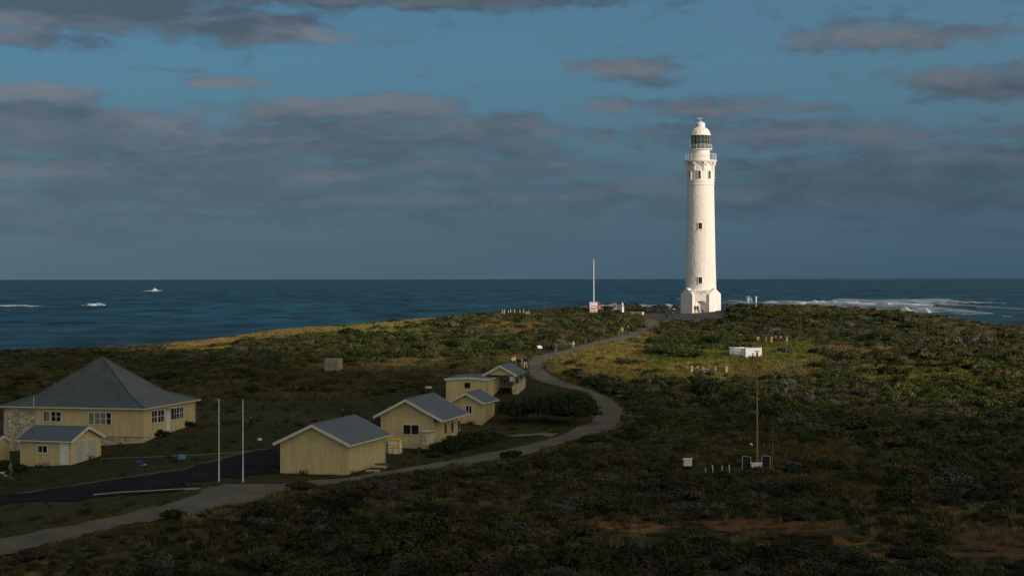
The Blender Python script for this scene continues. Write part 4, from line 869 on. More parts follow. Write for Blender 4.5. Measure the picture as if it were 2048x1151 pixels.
person(0,0,1.8,'dark-dressed person beside the white-clothed one on the skyline',BLK,BLK,loc=Vector((P(1250,614,369).x,369,P(1250,617.5,369).z)),rz=-30)
person(0,0,1.6,'person in red jacket by the signal mast',(.4,.04,.05),WHT,loc=Vector((P(1199,614,366).x,366,P(1199,619.5,366).z)),rz=-30)
person(502,861,1.75,'person in dark clothes pushing a black pram on the lawn',(.018,.015,.015),BLK,rz=-80,hold=True)
person(557,860,1.1,'small child in dark clothes with white shoes crouching on the lawn',BLK,BLK,rz=60,crouch=.6,shoes=(.6,.6,.6))
person(686,846,1.78,'person in black clothes standing behind the cream shed roof',BLK,(.02,.02,.02),rz=-30,armb=.3,hair=(.12,.08,.05))
person(20,957,1.68,'person in khaki coat and jeans walking small dog at the left edge',(.17,.12,.06),JEAN,rz=80,stride=.18,shoes=(.35,.3,.25))
# pram
g=G(491,858); t=thing('pram',g,R(10),'black pram pushed by the dark-clothed person on the lawn','pram')
q=MB(); T_=Matrix.Rotation(R(90),4,'X'); q.prism([(-.4,.45),(.35,.45),(.42,.8),(.1,.85),(-.15,1.1),(-.42,.95)],-.22,.22,T_); q.build('carriage',DARK,t)
q=MB(); q.tube((.35,0,.75),(.62,0,1.08),.02,nn=5); q.tube((.62,-.2,1.08),(.62,.2,1.08),.02,nn=5); q.tube((-.3,0,.15),(.4,0,.6),.02,nn=5); q.tube((.35,0,.15),(-.3,0,.55),.02,nn=5); q.build('frame',DARK,t)
for x,y in((-.3,-.22),(-.3,.22),(.35,-.22),(.35,.22)): q=MB(); q.tube((x,y-.02,.13),(x,y+.02,.13),.14,nn=14); q.build('wheel',DARK,t)
def dog(g,k,label,col,rz):
    t=thing('dog',g,R(rz),label,'dog'); vs=[(0,0,.42),(.22,0,.43),(-.24,0,.41),(.34,0,.54),(.42,0,.60),(.54,0,.56)]; rs=[.085,.10,.075,.06,.062,.03]; es=[(0,1),(0,2),(1,3),(3,4),(4,5)]
    for sx,ro in((.2,1),(-.24,2)):
        for sy in(-.07,.07):
            i=len(vs); 
            if sx>0: vs+=[(sx,sy,.25),(sx+.01,sy,.03),(sx+.06,sy,.02)]
            else: vs+=[(sx+.05,sy,.28),(sx-.06,sy,.17),(sx-.03,sy,.02)]
            rs+=[.045,.028,.025]; es+=[(ro,i),(i,i+1),(i+1,i+2)]
    i=len(vs); vs+=[(-.36,0,.46),(-.46,0,.58),(.40,-.06,.70),(.40,.06,.70)]; rs+=[.025,.015,.018,.018]; es+=[(2,i),(i,i+1),(4,i+2),(4,i+3)]
    skinobj('body',[tuple(q*k for q in v) for v in vs],es,[r_*k for r_ in rs],mat('fur_'+label[:5],col,.9),t)
dog(G(13.5,956),.6,'tiny cream dog at the feet of the khaki-coated person',(.5,.44,.36),160)
dog(G(1,954),1.1,'white dog cut off by the left picture edge',(.6,.58,.54),170)
bpy.context.view_layer.update(); dg=bpy.context.evaluated_depsgraph_get()
done=[]
for o,m_ in PEND:
    me=bpy.data.meshes.new_from_object(o.evaluated_get(dg)); me.materials.clear(); me.materials.append(m_); me.polygons.foreach_set('use_smooth',[True]*len(me.polygons)); me.polygons.foreach_set('material_index',[0]*len(me.polygons)); done.append((o,me))
for o,me in done: o.modifiers.clear(); o.data=me

# ------------------------------------------------------------------ vegetation
def leafmat(name,col=None,attr=None,rough=.75,lo=.72,hi=1.28):
    m,nt,b=newmat(name)
    if attr: a=nt.nodes.new('ShaderNodeAttribute'); a.attribute_type='INSTANCER'; a.attribute_name=attr; src=a.outputs['Color']
    else: a=nt.nodes.new('ShaderNodeRGB'); a.outputs[0].default_value=(*col,1); src=a.outputs[0]
    n1=noise(nt,2.2,5,.7); c=ramp(nt,n1,[(.3,(lo,lo,lo)),(.7,(hi,hi,hi*.92))]); mx=nt.nodes.new('ShaderNodeMix'); mx.data_type='RGBA'; mx.blend_type='MULTIPLY'; mx.inputs[0].default_value=1
    nt.links.new(src,mx.inputs[6]); nt.links.new(c,mx.inputs[7]); nt.links.new(mx.outputs[2],b.inputs['Base Color'])
    b.inputs['Roughness'].default_value=rough; b.inputs['Specular IOR Level'].default_value=.15; MATS[name]=m; return m
def bush_arrays(seed,n_=750,R0=1.,Hh=.75,leaf=.085,lobes=11,twig=.1):
    r=np.random.default_rng(seed); L=[]
    for k in range(lobes):
        a=r.random()*6.28; q=r.random()**.5*.62*R0; z=Hh*(.25+.4*r.random()*(1-q/R0)); L.append((q*math.cos(a),q*math.sin(a),z,R0*r.uniform(.26,.45)))
    vs=[];fs=[]
    for i in range(n_):
        l=L[r.integers(lobes)]; d=r.normal(size=3); d/=np.linalg.norm(d); d[2]=abs(d[2])*1.0-.15
        rad=l[3]*(r.random()**.35)*(1+r.normal()*.08)
        if r.random()<twig: rad*=1.25
        p=np.array([l[0]+d[0]*rad,l[1]+d[1]*rad,max(0,l[2]+d[2]*rad*.85)])
        nrm=d+r.normal(size=3)*.32; nrm/=np.linalg.norm(nrm); u=np.cross(nrm,[.3,.2,1]+r.normal(size=3)*.6); u/=np.linalg.norm(u)+1e-9; w=np.cross(nrm,u)
        s=leaf*r.uniform(.6,1.5); i0=len(vs); vs+= [tuple(p-u*s-w*s*.5),tuple(p+u*s-w*s*.4),tuple(p+u*s*.6+w*s*.6),tuple(p-u*s*.7+w*s*.55)]; fs.append((i0,i0+1,i0+2,i0+3))
    return vs,fs
def mesh_of(name,vs,fs,mat_):
    me=bpy.data.meshes.new(name); me.from_pydata(vs,[],fs); me.materials.append(mat_); return me
LEAF=leafmat('heath_leaves',attr='tint')
protos=bpy.data.collections.new('heath_forms')
for k in range(8):
    v,f=bush_arrays(100+k,950 if k<6 else 600,1.,.62 if k%2 else .85,.056 if k<6 else .042,9+k%4,.12 if k<6 else .35)
    o=bpy.data.objects.new('heath_form_%d'%k,mesh_of('heath_form',v,f,LEAF)); protos.objects.link(o)
def tuft_arrays(seed,nb=46,R0=.32,Hh=.5):
    r=np.random.default_rng(seed); vs=[];fs=[]
    for i in range(nb):
        a=r.random()*6.28; q=r.random()**.6*R0; b0=np.array([q*math.cos(a),q*math.sin(a),-.05]); lean=np.array([math.cos(a),math.sin(a),0])*r.uniform(.05,.4)*Hh+np.array([-.12,.05,0]); h_=Hh*r.uniform(.5,1.1)
        w=np.array([-math.sin(a+r.normal()),math.cos(a+r.normal()),0])*.018; m_=b0+lean*.4+np.array([0,0,h_*.6]); t_=b0+lean+np.array([0,0,h_])
        i0=len(vs); vs+=[tuple(b0-w),tuple(b0+w),tuple(m_+w*.8),tuple(m_-w*.8),tuple(t_)]; fs+=[(i0,i0+1,i0+2,i0+3),(i0+3,i0+2,i0+4)]
    return vs,fs
TL=leafmat('dry_grass_blades',attr='tint',lo=.7,hi=1.3)
tprotos=bpy.data.collections.new('tuft_forms')
for k in range(5):
    v,f=tuft_arrays(300+k); o=bpy.data.objects.new('tuft_form_%d'%k,mesh_of('tuft_form',v,f,TL)); tprotos.objects.link(o)
def scatter(name,pts,scl,rot,idx,tint,coll,label=None,cat=None):
    me=bpy.data.meshes.new(name); me.from_pydata(pts.tolist(),[],[])
    a=me.attributes.new('scl','FLOAT_VECTOR','POINT'); a.data.foreach_set('vector',scl.astype(np.float32).ravel())
    a=me.attributes.new('rot','FLOAT_VECTOR','POINT'); a.data.foreach_set('vector',rot.astype(np.float32).ravel())
    a=me.attributes.new('idx','INT','POINT'); a.data.foreach_set('value',idx.astype(np.int32))
    a=me.attributes.new('tint','FLOAT_COLOR','POINT'); a.data.foreach_set('color',np.column_stack([tint,np.ones(len(tint))]).astype(np.float32).ravel())
    o=bpy.data.objects.new(name,me); COL.objects.link(o); tag(o,label,cat,kind='stuff')
    ng=bpy.data.node_groups.new(name,'GeometryNodeTree'); ng.interface.new_socket('Geometry',in_out='INPUT',socket_type='NodeSocketGeometry'); ng.interface.new_socket('Geometry',in_out='OUTPUT',socket_type='NodeSocketGeometry')
    N=ng.nodes; gi=N.new('NodeGroupInput'); go=N.new('NodeGroupOutput'); ip=N.new('GeometryNodeInstanceOnPoints'); ci=N.new('GeometryNodeCollectionInfo')
    ci.inputs['Collection'].default_value=coll; ci.inputs['Separate Children'].default_value=True; ci.inputs['Reset Children'].default_value=True
    def na(nm,dt): q=N.new('GeometryNodeInputNamedAttribute'); q.data_type=dt; q.inputs['Name'].default_value=nm; return q.outputs['Attribute']
    ng.links.new(gi.outputs[0],ip.inputs['Points']); ng.links.new(ci.outputs[0],ip.inputs['Instance']); ip.inputs['Pick Instance'].default_value=True
    ng.links.new(na('idx','INT'),ip.inputs['Instance Index']); ng.links.new(na('rot','FLOAT_VECTOR'),ip.inputs['Rotation']); ng.links.new(na('scl','FLOAT_VECTOR'),ip.inputs['Scale'])
    ng.links.new(ip.outputs[0],go.inputs[0]); md=o.modifiers.new('scatter','NODES'); md.node_group=ng; return o
# keep-clear circles around things standing in the scrub: (x,y,r)
KEEP=[]
for px,py,r_ in((664,743,2.2),(1382,746,1),(1393,747,1),(1405,748,1.2),(1414,748,1.2),(1430,747,1),(1452,748,1),(1514,938,2.5),(1493,946,1.8),(1532,945,1.8),(1375,944,1.6),(1411,945,.8),(1425,947,.9),(1444,952,.9),(1459,951,.9),(1545,942,.8),(1205,691,1.5),(1168,688,1),(1079,704,1.2)):
    g=G(px,py); KEEP.append((g.x,g.y,r_))
KEEP.append((P(1491,717,262).x+.3,264.2,4.0))
for px,Z in((1187,371),(1196,367),(1229,369),(1245,368),(1271,363)): KEEP.append((P(px,0,Z).x,Z,3.2))
def cells(c,y0,y1,m=14,k=.36):
    out=[]
    ys=np.arange(y0,y1,c)
    for y in ys:
        w=k*y+m; xs=np.arange(-w,w,c); out.append(np.column_stack([xs,np.full(len(xs),y)]))
    a=np.concatenate(out); a+= (rng.random(a.shape)-.5)*c*1.2; return a
def clear(x,y,extra=0):
    ok=np.ones(len(x),bool)
    for kx,ky,kr in KEEP: ok&=(x-kx)**2+(y-ky)**2>(kr+extra)**2
    return ok
def veg():
    a=cells(1.25,84,395); x,y=a[:,0],a[:,1]; z=hgt(x,y); ye=np.interp(x,EX,EY)
    col,sh,tu,tc,m=zone_eval(x,y,z); px,py=topx(x,y,z)
    ok=(rng.random(len(x))<sh*.93)&clear(x,y,.3)&(y<ye+14)
    # keep off the path margins
    for dx,dy in((.9,0),(-.9,0),(0,1.0),(0,-1.6)):
        zz=z; p2,q2=topx(x+dx,y+dy,zz); ok&=~inpoly(p2,q2,NOSHRUB)
    # open gaps where the ground shows
    gap=fbm(x,y,9,71); ok&=~((gap<.33)&(rng.random(len(x))<.5))
    x,y,z=x[ok],y[ok],z[ok]; px,py=px[ok],py[ok]; ye=ye[ok]; n_=len(x)
    big=fbm(x,y,16,5); sz=(.55+1.15*np.clip(big*1.4-.2,.08,1.)*rng.uniform(.5,1.5,n_)); sz=np.where(rng.random(n_)<.10,sz*1.6,sz)
    # near ground: low, fine heath
    near=np.clip((170-y)/60,0,1); sz*=1-.18*near
    edge=(y>ye-12); sz=np.where(edge,np.minimum(sz*.75,1.1),sz)
    hz=rng.uniform(.6,1.15,n_)*(.75+.5*fbm(x,y,22,9))
    lh=np.hypot(x-LHB.x,y-LHB.y)<26; sz=np.where(lh,sz*.8,sz)
    low=(px>1290)&(px<1450)&(y>325); hz=np.where(low,hz*.6,hz)
    leftedge=(px<700)&(y>280); hz=np.where(leftedge,hz*.7,hz)
    # scrub on the near side of paths and bare soil stays low enough to look over
    cap=np.full(n_,9.)
    soil=[[(a_[0],a_[1]) for a_ in zz_[0]] for zz_ in ZONES if zz_[4] is None]
    for k_ in (1.5,3,4.5,6,7.5,9):
        zz_=hgt(x,y+k_); p2,q2=topx(x,y+k_,zz_); hit=np.zeros(n_,bool)
        for poly in PAVED[:1]+soil: hit|=inpoly(p2,q2,poly)
        cap=np.where(hit,np.minimum(cap,.07*k_+.12),cap)
    tall=sz*hz*.95; f_=np.minimum(1,cap/tall); hz=hz*f_; sz=np.where(f_<1,np.minimum(sz,1.1),sz)
    scl=np.column_stack([sz,sz,sz*hz]); rot=np.column_stack([rng.normal(0,.08,n_),rng.normal(0,.08,n_),rng.random(n_)*6.28])
    pal=np.array([[.032,.043,.012],[.046,.054,.015],[.062,.066,.022],[.072,.078,.050],[.062,.050,.030],[.020,.028,.010],[.080,.062,.032]])
    f1=fbm(x,y,14,21); f2=fbm(x,y,5,41)
    t_=np.clip((f1*.5+f2*.35+.075+rng.normal(0,.17,n_)-.25)/.5,0,.999)
    order=np.array([5,0,0,1,1,2,3,3,4,1]); k=order[(t_*10).astype(int)]
    dead=rng.random(n_)<.05; k=np.where(dead,6,k); tint=1.1*pal[k]*rng.uniform(.72,1.3,(n_,1))
    # greener belt along both sides of the path and right of the lighthouse; browner near ground
    green=inpoly(px,py,[(560,700),(700,668),(900,668),(1100,690),(1240,668),(1180,686),(1050,708),(860,738),(650,735),(560,720)])|inpoly(px,py,[(1280,735),(1290,700),(1330,660),(1450,648),(1480,690),(1430,715),(1350,730)])
    tint=np.where(green[:,None],tint*np.array([.92,1.0,.72]),tint)
    g2=inpoly(px,py,[(1640,740),(2100,720),(2100,830),(1800,800)]); tint=np.where(g2[:,None],tint*np.array([1.1,1.15,.75]),tint)
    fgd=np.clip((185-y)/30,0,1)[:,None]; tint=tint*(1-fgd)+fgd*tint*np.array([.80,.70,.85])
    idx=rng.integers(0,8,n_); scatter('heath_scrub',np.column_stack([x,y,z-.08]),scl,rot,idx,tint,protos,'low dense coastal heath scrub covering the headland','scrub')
    print('heath',n_)
    # grass
    a=cells(.55,84,380); x,y=a[:,0],a[:,1]; z=hgt(x,y); ye=np.interp(x,EX,EY)
    col,sh,tu,tc,m=zone_eval(x,y,z); px,py=topx(x,y,z)
    ok=(rng.random(len(x))<np.maximum(tu*.8,.12*(~m)))&(y<ye+6)&(px>-120)&(px<2170)
    x,y,z,tc=x[ok],y[ok],z[ok],tc[ok]; n_=len(x); s=rng.uniform(.5,1.25,n_)*(.55+.9*fbm(x,y,7,61)); scl=np.column_stack([s*1.5,s*1.5,s])
    # fringe of rough grass along both path edges
    ex=[];
    for side in(0,1):
        W_=[G(*p[side]) for p in pa]; O_=[G(*p[1-side]) for p in pa]
        for i in range(len(W_)-1):
            a0,a1=W_[i],W_[i+1]; ln=(a1-a0).length; out=((a0-O_[i])+(a1-O_[i+1])); out.z=0; out.normalize()
            for k_ in range(int(ln*5)):
                p=a0.lerp(a1,rng.random())+out*float(rng.exponential(.45)-.12); ex.append((p.x,p.y))
    ex=np.array(ex); x=np.concatenate([x,ex[:,0]]); y=np.concatenate([y,ex[:,1]]); z=np.concatenate([z,hgt(ex[:,0],ex[:,1])]); tc=np.concatenate([tc,np.tile([.075,.068,.028],(len(ex),1))]); n0=n_; n_=len(x)
    s=np.concatenate([s,rng.uniform(.25,.6,len(ex))]); scl=np.column_stack([s*1.5,s*1.5,s])
    tint=1.22*tc*(.6+.8*fbm(x,y,5,81))[:,None]*rng.uniform(.75,1.25,(n_,1)); rot=np.column_stack([rng.normal(0,.1,n_),rng.normal(0,.1,n_),rng.random(n_)*6.28])
    scatter('meadow_grass',np.column_stack([x,y,z]),scl,rot,rng.integers(0,5,n_),tint,tprotos,'dry olive and golden grass between the scrub','grass'); print('grass',n_)
veg()
# individual shrubs
SM={}
def shrub(px,py,w,hm,label,col,seed=0,group=None,dens=1700,leaf=.1,Z=None):
    g=G(px,py) if Z is None else (lambda p:Vector((p.x,p.y,h1(p.x,p.y))))(P(px,py,Z))
    key=(tuple(col)); 
    if key not in SM: SM[key]=leafmat('shrub_leaves_%d'%len(SM),col=col)
    v,f=bush_arrays(900+seed,dens,1.,.9,leaf/(w/2),14+seed%5,.08); t=thing('shrub',g,random.uniform(0,6),label,'shrub',group)
    o=bpy.data.objects.new('foliage',mesh_of('foliage',v,f,SM[key])); COL.objects.link(o); o.parent=t; o.scale=(w/2,w/2,hm/.95)
    m=MB()
    for k in range(5): a=k*1.26+seed; m.tube((0,0,-.2),(w*.25*math.cos(a),w*.25*math.sin(a),hm*.55),.05,.02,nn=5)
    m.build('stem',BROWN,t)
DG=(.020,.030,.010); MG=(.04,.062,.014); OL=(.06,.07,.02); GY=(.075,.082,.055)
shrub(1140,846,8,4.4,'large dark rounded shrub filling the inside of the path bend',DG,1,dens=5200,leaf=.13)
shrub(1085,843,7.5,4.6,'tall dark shrub between the path bend and the tall cream building',DG,2,dens=4800,leaf=.13)
shrub(1035,842,5.6,3.8,'dark shrub pressed against the end wall of the tall cream building',DG,3,dens=3200,leaf=.12)
shrub(1150,818,6,3.0,'dark shrub at the far side of the bend beside the path',(.026,.036,.012),4,dens=3600,leaf=.12)
shrub(890,905,4.6,1.9,'dark shrub beside the water tank and cream hut',DG,5,dens=2800)
shrub(925,897,5.0,2.3,'spiky dark shrub below the three narrow hut windows',DG,6,dens=3200)
shrub(958,888,4.4,1.9,'dark shrub in front of the small gabled hut corner',DG,7,dens=2600)
shrub(985,880,3.6,1.2,'low dark shrub right of the hut shrubs above the grass verge',DG,8,dens=1800)
shrub(868,912,2.4,.7,'low grey-brown shrub on the verge before the tank',(.035,.035,.022),9)
shrub(1010,916,1.7,.95,'small round dark shrub on the path edge, left of a pair',DG,10,'',900); shrub(1029,914,1.9,1.0,'small round dark shrub on the path edge, right of a pair',DG,11,'',900)
shrub(320,872,2.6,.95,'dark shrub left of the white house door',DG,12,dens=1300); shrub(376,853,2.2,.9,'dark shrub near the far right corner of the pyramid-roof house',DG,13,dens=1100)
shrub(30,943,3.0,1.25,'spiky dark shrub at the left end of the double garage',DG,14,dens=1500); shrub(2,938,2.6,1.3,'dark shrub before the outbuilding at the left edge',DG,15,dens=1300)
big=[(1655,942,4.2,1.5,'dark domed shrub on the grassy mound right of the solar panels',DG),(1585,948,3.6,1.1,'low dark shrub just right of the solar panels',DG),(1540,954,2.2,.9,'small dark shrub overlapping the white weather cabinet',DG),(1590,925,2.2,.7,'flat dark shrub behind the two shrubs near the solar panels',DG),
(1795,975,3.4,1.5,'dark shrub at the right foot of the grassy mound',(.024,.034,.014)),(1365,905,3,1.0,'dark shrub up-slope of the white weather screen',DG),
(1340,712,6.5,2.3,'broad mid-green shrub below the path right of the bench',MG),(1385,717,5,1.6,'dark green shrub left of the picket enclosure',MG),(1320,690,5,1.9,'green shrub beside the upper path bend',MG),(1400,690,6.0,2.2,'bright green domed shrub behind the picket enclosure',(.05,.08,.016)),(1445,690,6.5,2.4,'tall green shrub directly up-slope from the picket enclosure',MG),
(1250,728,3.0,.9,'low blue-green shrub in the golden grass inside the bend',(.04,.052,.03)),(1276,729,1.9,.8,'small purple-brown shrub in the golden grass',(.05,.035,.028)),(1155,746,2.2,1.0,'dark shrub at the golden grass corner of the bend',DG),(1198,765,1.6,.8,'small round blue-green shrub in the grass by the inner path edge',(.045,.05,.038)),(1267,783,2.6,.8,'dark low shrub in the grass right of the bend',DG),
(1285,655,3.2,1.0,'pale grey-green shrub at the last path bend before the lighthouse',GY),(1268,662,2.8,.9,'olive shrub on the inner edge of the upper path',OL),
(1560,760,3.2,1.2,'dark rounded shrub right of the mast in dim grass',DG),(1535,762,3.4,1.1,'dark shrub crossed by the weather mast',DG),(1690,720,4,1.6,'olive conical shrub on the slope right of the picket enclosure',OL),(1640,735,3.2,1.2,'dark green shrub below the green lawn patch',MG),
(505,755,2.6,.9,'dark low shrub in the dry field left of the timber enclosure',DG),(580,762,3.0,.9,'flat dark shrub in the dry field below the timber enclosure',DG),(475,760,1.8,1.1,'round dark shrub alone in the dry field',DG),(40,762,3,1.0,'dark low shrub in the field at the far left',DG),(90,768,2.4,.7,'small dark shrub in the field behind the house ridge',DG),(640,772,3.0,.8,'flat dark shrub at the field edge below the timber enclosure',DG),
(690,728,4.5,1.8,'dark green shrub just right of the timber enclosure',MG),(860,700,5,1.7,'pale olive shrub on the sunlit slope above the huts',OL),(930,695,5,1.9,'green shrub on the slope left of the interpretive panel',MG),(1190,668,5,1.5,'grey-green shrub above the upper path',GY),(1120,672,5,1.6,'grey shrub in the scrub above the child in white',GY),(1240,628,4,1.1,'olive shrub below the stone monument',OL),
(600,977,3.0,.9,'twiggy brown shrub at the corner of the path before the shed',(.045,.040,.030)),(345,1038,2.4,.95,'small round dark shrub at the lower path edge',DG),(725,972,2.4,.45,'dark brown shrub on the path edge below the cream shed',(.035,.034,.022)),(800,955,2.0,.4,'olive-brown shrub below the timber steps',(.04,.04,.022)),(940,950,3.2,.7,'dark shrub beside the lower path straight',DG),(1190,890,4.5,1.5,'dark shrub mass outside the path bend',DG),(1260,880,4.2,1.6,'dark shrub right of the outer path bend',DG),
(60,1120,2.6,1.0,'twiggy brown shrub at the bottom left corner of the path',(.05,.042,.028)),(320,1125,2.6,1.0,'grey shrub low in the near scrub on the left',(.06,.062,.045)),(1430,1005,2.6,.9,'dark shrub below the white marker posts',DG),(560,1060,2.2,.9,'pale grey twiggy shrub in the near scrub below the path',(.075,.065,.05))]
for i,(px,py,w,hm,lb,c) in enumerate(big):
    k_=1.25 if py<740 else 1.05
    shrub(px,py,w*k_,hm*k_,lb,c,20+i,dens=int(600+330*w))

# ------------------------------------------------------------------ rocks and breakers
def seap(px,py): Z=CH*F/(py-hy(px)); return Vector(((px-1024)/F*Z,Z,0))
ROCK=mat('wet_dark_rock',(.010,.009,.008),.8,var=.4,scale=.05,bmp=.5,bscale=.3)
def rock(px,py,wpx,hpx,label,seed):
    g=seap(px,py); s=g.y/F; w=wpx*s; h=hpx*s; r=random.Random(seed); m=MB(); nn=26; dep=w*.35
    for i in range(6):
        fr=i/5
        for j in range(nn):
            a=2*PI*j/nn; k=(1-fr**1.6*.75)*(.75+.5*r.random()); m.v.append((w/2*k*math.cos(a),dep*k*math.sin(a),-2+(h+2)*fr*(.7+.45*r.random())))
    for i in range(5):
        for j in range(nn): m.f.append((i*nn+j,i*nn+(j+1)%nn,(i+1)*nn+(j+1)%nn,(i+1)*nn+j)); m.m.append(0)
    m.f.append(tuple(5*nn+j for j in range(nn))); m.m.append(0); tag(m.build('sea_rock',ROCK,loc=g),label,'rock','dark reef rocks beyond the lighthouse')
rock(1270,618,56,10,'dark reef rock nearest the stone monument',1); rock(1320,619,60,10,'long dark reef rock left of the lighthouse base',2); rock(1352,620,30,10,'dark reef rock touching the lighthouse outline',3); rock(1248,614,16,5,'low dark reef rock farthest from the lighthouse',4)
fm,nt,bs=newmat('sea_foam'); nt.links.new(ramp(nt,noise(nt,.09,6,.7,stretch=(.4,1,1)),[(.35,(.14,.24,.29)),(.6,(.42,.50,.55))]),bs.inputs['Base Color']); bs.inputs['Roughness'].default_value=.9
al=ramp(nt,noise(nt,.05,8,.75,stretch=(.35,1,1)),[(.30,(0,0,0)),(.56,(.95,.95,.95))]); nt.links.new(al,bs.inputs['Alpha'])
fm2,nt,bs=newmat('breaking_crest_foam'); nt.links.new(ramp(nt,noise(nt,.15,6,.7),[(.3,(.28,.38,.43)),(.6,(.62,.68,.70))]),bs.inputs['Base Color']); bs.inputs['Roughness'].default_value=.9
al=ramp(nt,noise(nt,.25,8,.75,stretch=(.3,1,1)),[(.33,(0,0,0)),(.45,(1,1,1))]); nt.links.new(al,bs.inputs['Alpha'])
def breaker(px0,px1,py,hpx,label,seed,depth=14,ap=None,m_=None,tail=.5,spray=0):
    a=seap(px0,py); b_=seap(px1,py); s=a.y/F; n_=max(12,int((px1-px0)/2.2)); r=random.Random(seed); xs=np.linspace(0,1,n_)
    nz_=vnoise(xs*97+seed*13,xs*0+seed,7,seed)*.6+vnoise(xs*97,xs*0+seed,2.5,seed+5)*.4
    env=np.sin(np.clip(xs,0,1)*PI)**tail; c0=(a+b_)/2; m=MB(); prof=[(-1,0),(-.55,.25),(-.25,.75),(0,1),(.3,.8),(.7,.35),(1.2,0)]
    for i in range(n_):
        X=(a.x+(b_.x-a.x)*xs[i])-c0.x; hh=hpx*s*env[i]*(.25+1.0*nz_[i]); sh=(vnoise(np.array([xs[i]*60]),np.array([seed*3.]),9,seed+9)[0]-.5)*depth*1.6
        for (u,v_) in prof: m.v.append((X+r.uniform(-.3,.3)*s*2,sh+u*depth*.5,(-2.5 if v_==0 else 1.0)+hh*v_*r.uniform(.8,1.15)))
    k=len(prof)
    for i in range(n_-1):
        for j in range(k-1): m.f.append((i*k+j,(i+1)*k+j,(i+1)*k+j+1,i*k+j+1)); m.m.append(0)
    tag(m.build('breaking_wave',m_ or fm2,smooth=True,loc=(c0.x,c0.y,0)),label,'wave','white breaking waves on the reef')
breaker(1440,1600,610,7,'white surf just right of the lighthouse base',1,300,m_=fm,tail=.3); breaker(1500,1760,609,7,'long white breaker behind the right-hand scrub skyline',2,60,tail=.35)
breaker(1470,1960,614,5,'broad pale foam field behind the long breakers',3,560,m_=fm,tail=.3); breaker(1690,1870,613,7,'bright breaking crest in the middle of the right surf',4,40)
breaker(1800,2000,608,5,'long thin breaker reaching towards the right edge',5,60,m_=fm); breaker(1660,1980,604,4,'farthest pale foam line of the right surf',6,300,m_=fm,tail=.4)
breaker(1745,1880,626,9,'nearest white breaker below the long surf lines',7,30); breaker(1660,1800,624,5,'pale foam trailing left from the nearest breaker',8,120,m_=fm)
breaker(1262,1368,616,5,'white foam behind the dark reef rocks',9,120,tail=.3); breaker(1150,1262,614,4,'thin foam line on the skyline behind the signal mast',10,120,m_=fm)
breaker(288,328,582,1.2,'farthest small breaker with spray on the left sea',11,60); breaker(300,316,581.5,6,'upright white spray plume of the far left breaker',12,40,tail=1)
breaker(166,210,612,6,'rounded white breaker on the left sea',13,40,tail=1.2,m_=fm); breaker(-40,72,614,3,'thin white breaker at the left picture edge',14,40,m_=fm)
breaker(1484,1508,608,24,'upright spray plume beside the lighthouse scrub skyline',15,14,tail=1.6,m_=fm)

# ------------------------------------------------------------------ light
SUN_EL=R(15); AZ=R(50)   # sun behind the camera to the right
SD=Vector((math.sin(AZ)*math.cos(SUN_EL),-math.cos(AZ)*math.cos(SUN_EL),math.sin(SUN_EL)))
sl=bpy.data.lights.new('sun','SUN'); sl.energy=3.55; sl.angle=R(.5); sl.color=(1,.84,.72); so=bpy.data.objects.new('sun',sl); COL.objects.link(so); so.rotation_euler=SD.to_track_quat('Z','Y').to_euler()
# the low cloud whose shadow lies over the near ground
def cloud():
    Lat=Vector((.64,.77,0)).normalized(); Up=SD.cross(Lat); Up=Up if Up.z>0 else -Up; D=2800
    Lat=Up.cross(SD).normalized(); Lat=Lat if Lat.y>0 else -Lat
    me=bpy.data.meshes.new('cloud'); vs=[];fs=[]; nu,nv=120,60; r=np.random.default_rng(3)
    U0,U1=-330.,198.; V0,V1=-150.,300.; cu=(U0+U1)/2; cv=(V0+V1)/2
    for i in range(nv+1):
        ph=-PI/2+PI*i/nv
        for j in range(nu):
            th=2*PI*j/nu; e=.55; sg=lambda a,p: math.copysign(abs(a)**p,a)
            u=sg(math.cos(ph),.6)*sg(math.cos(th),e); v_=sg(math.cos(ph),.6)*sg(math.sin(th),e); w=sg(math.sin(ph),.8)
            vs.append((u,v_,w))
    vs=np.array(vs); uu=cu+vs[:,0]*(U1-U0)/2; vv=cv+vs[:,1]*(V1-V0)/2; ww=vs[:,2]*90
    nz1=fbm(vv+ww*.4,ww*.3+uu*.02,42,91)-.5; uu=uu+nz1*34*np.clip(vs[:,0],0,1); uu+=(fbm(vv*1.7,ww*1.3,13,95)-.5)*12*(vs[:,0]>.5); vv+=(fbm(uu,ww,50,93)-.5)*50; ww+=(fbm(uu,vv,60,97)-.5)*70
    pts=[tuple(SD*(D+c)+Lat*a+Up*b_) for a,b_,c in zip(uu,vv,ww)]
    for i in range(nv):
        for j in range(nu): fs.append((i*nu+j,i*nu+(j+1)%nu,(i+1)*nu+(j+1)%nu,(i+1)*nu+j))
    me.from_pydata(pts,[],fs); me.polygons.foreach_set('use_smooth',[True]*len(fs))
    me.materials.append(mat('cloud_vapour',(.8,.8,.8),1,var=.05,scale=.01)); o=bpy.data.objects.new('cloud',me); COL.objects.link(o); tag(o,kind='structure')
cloud()

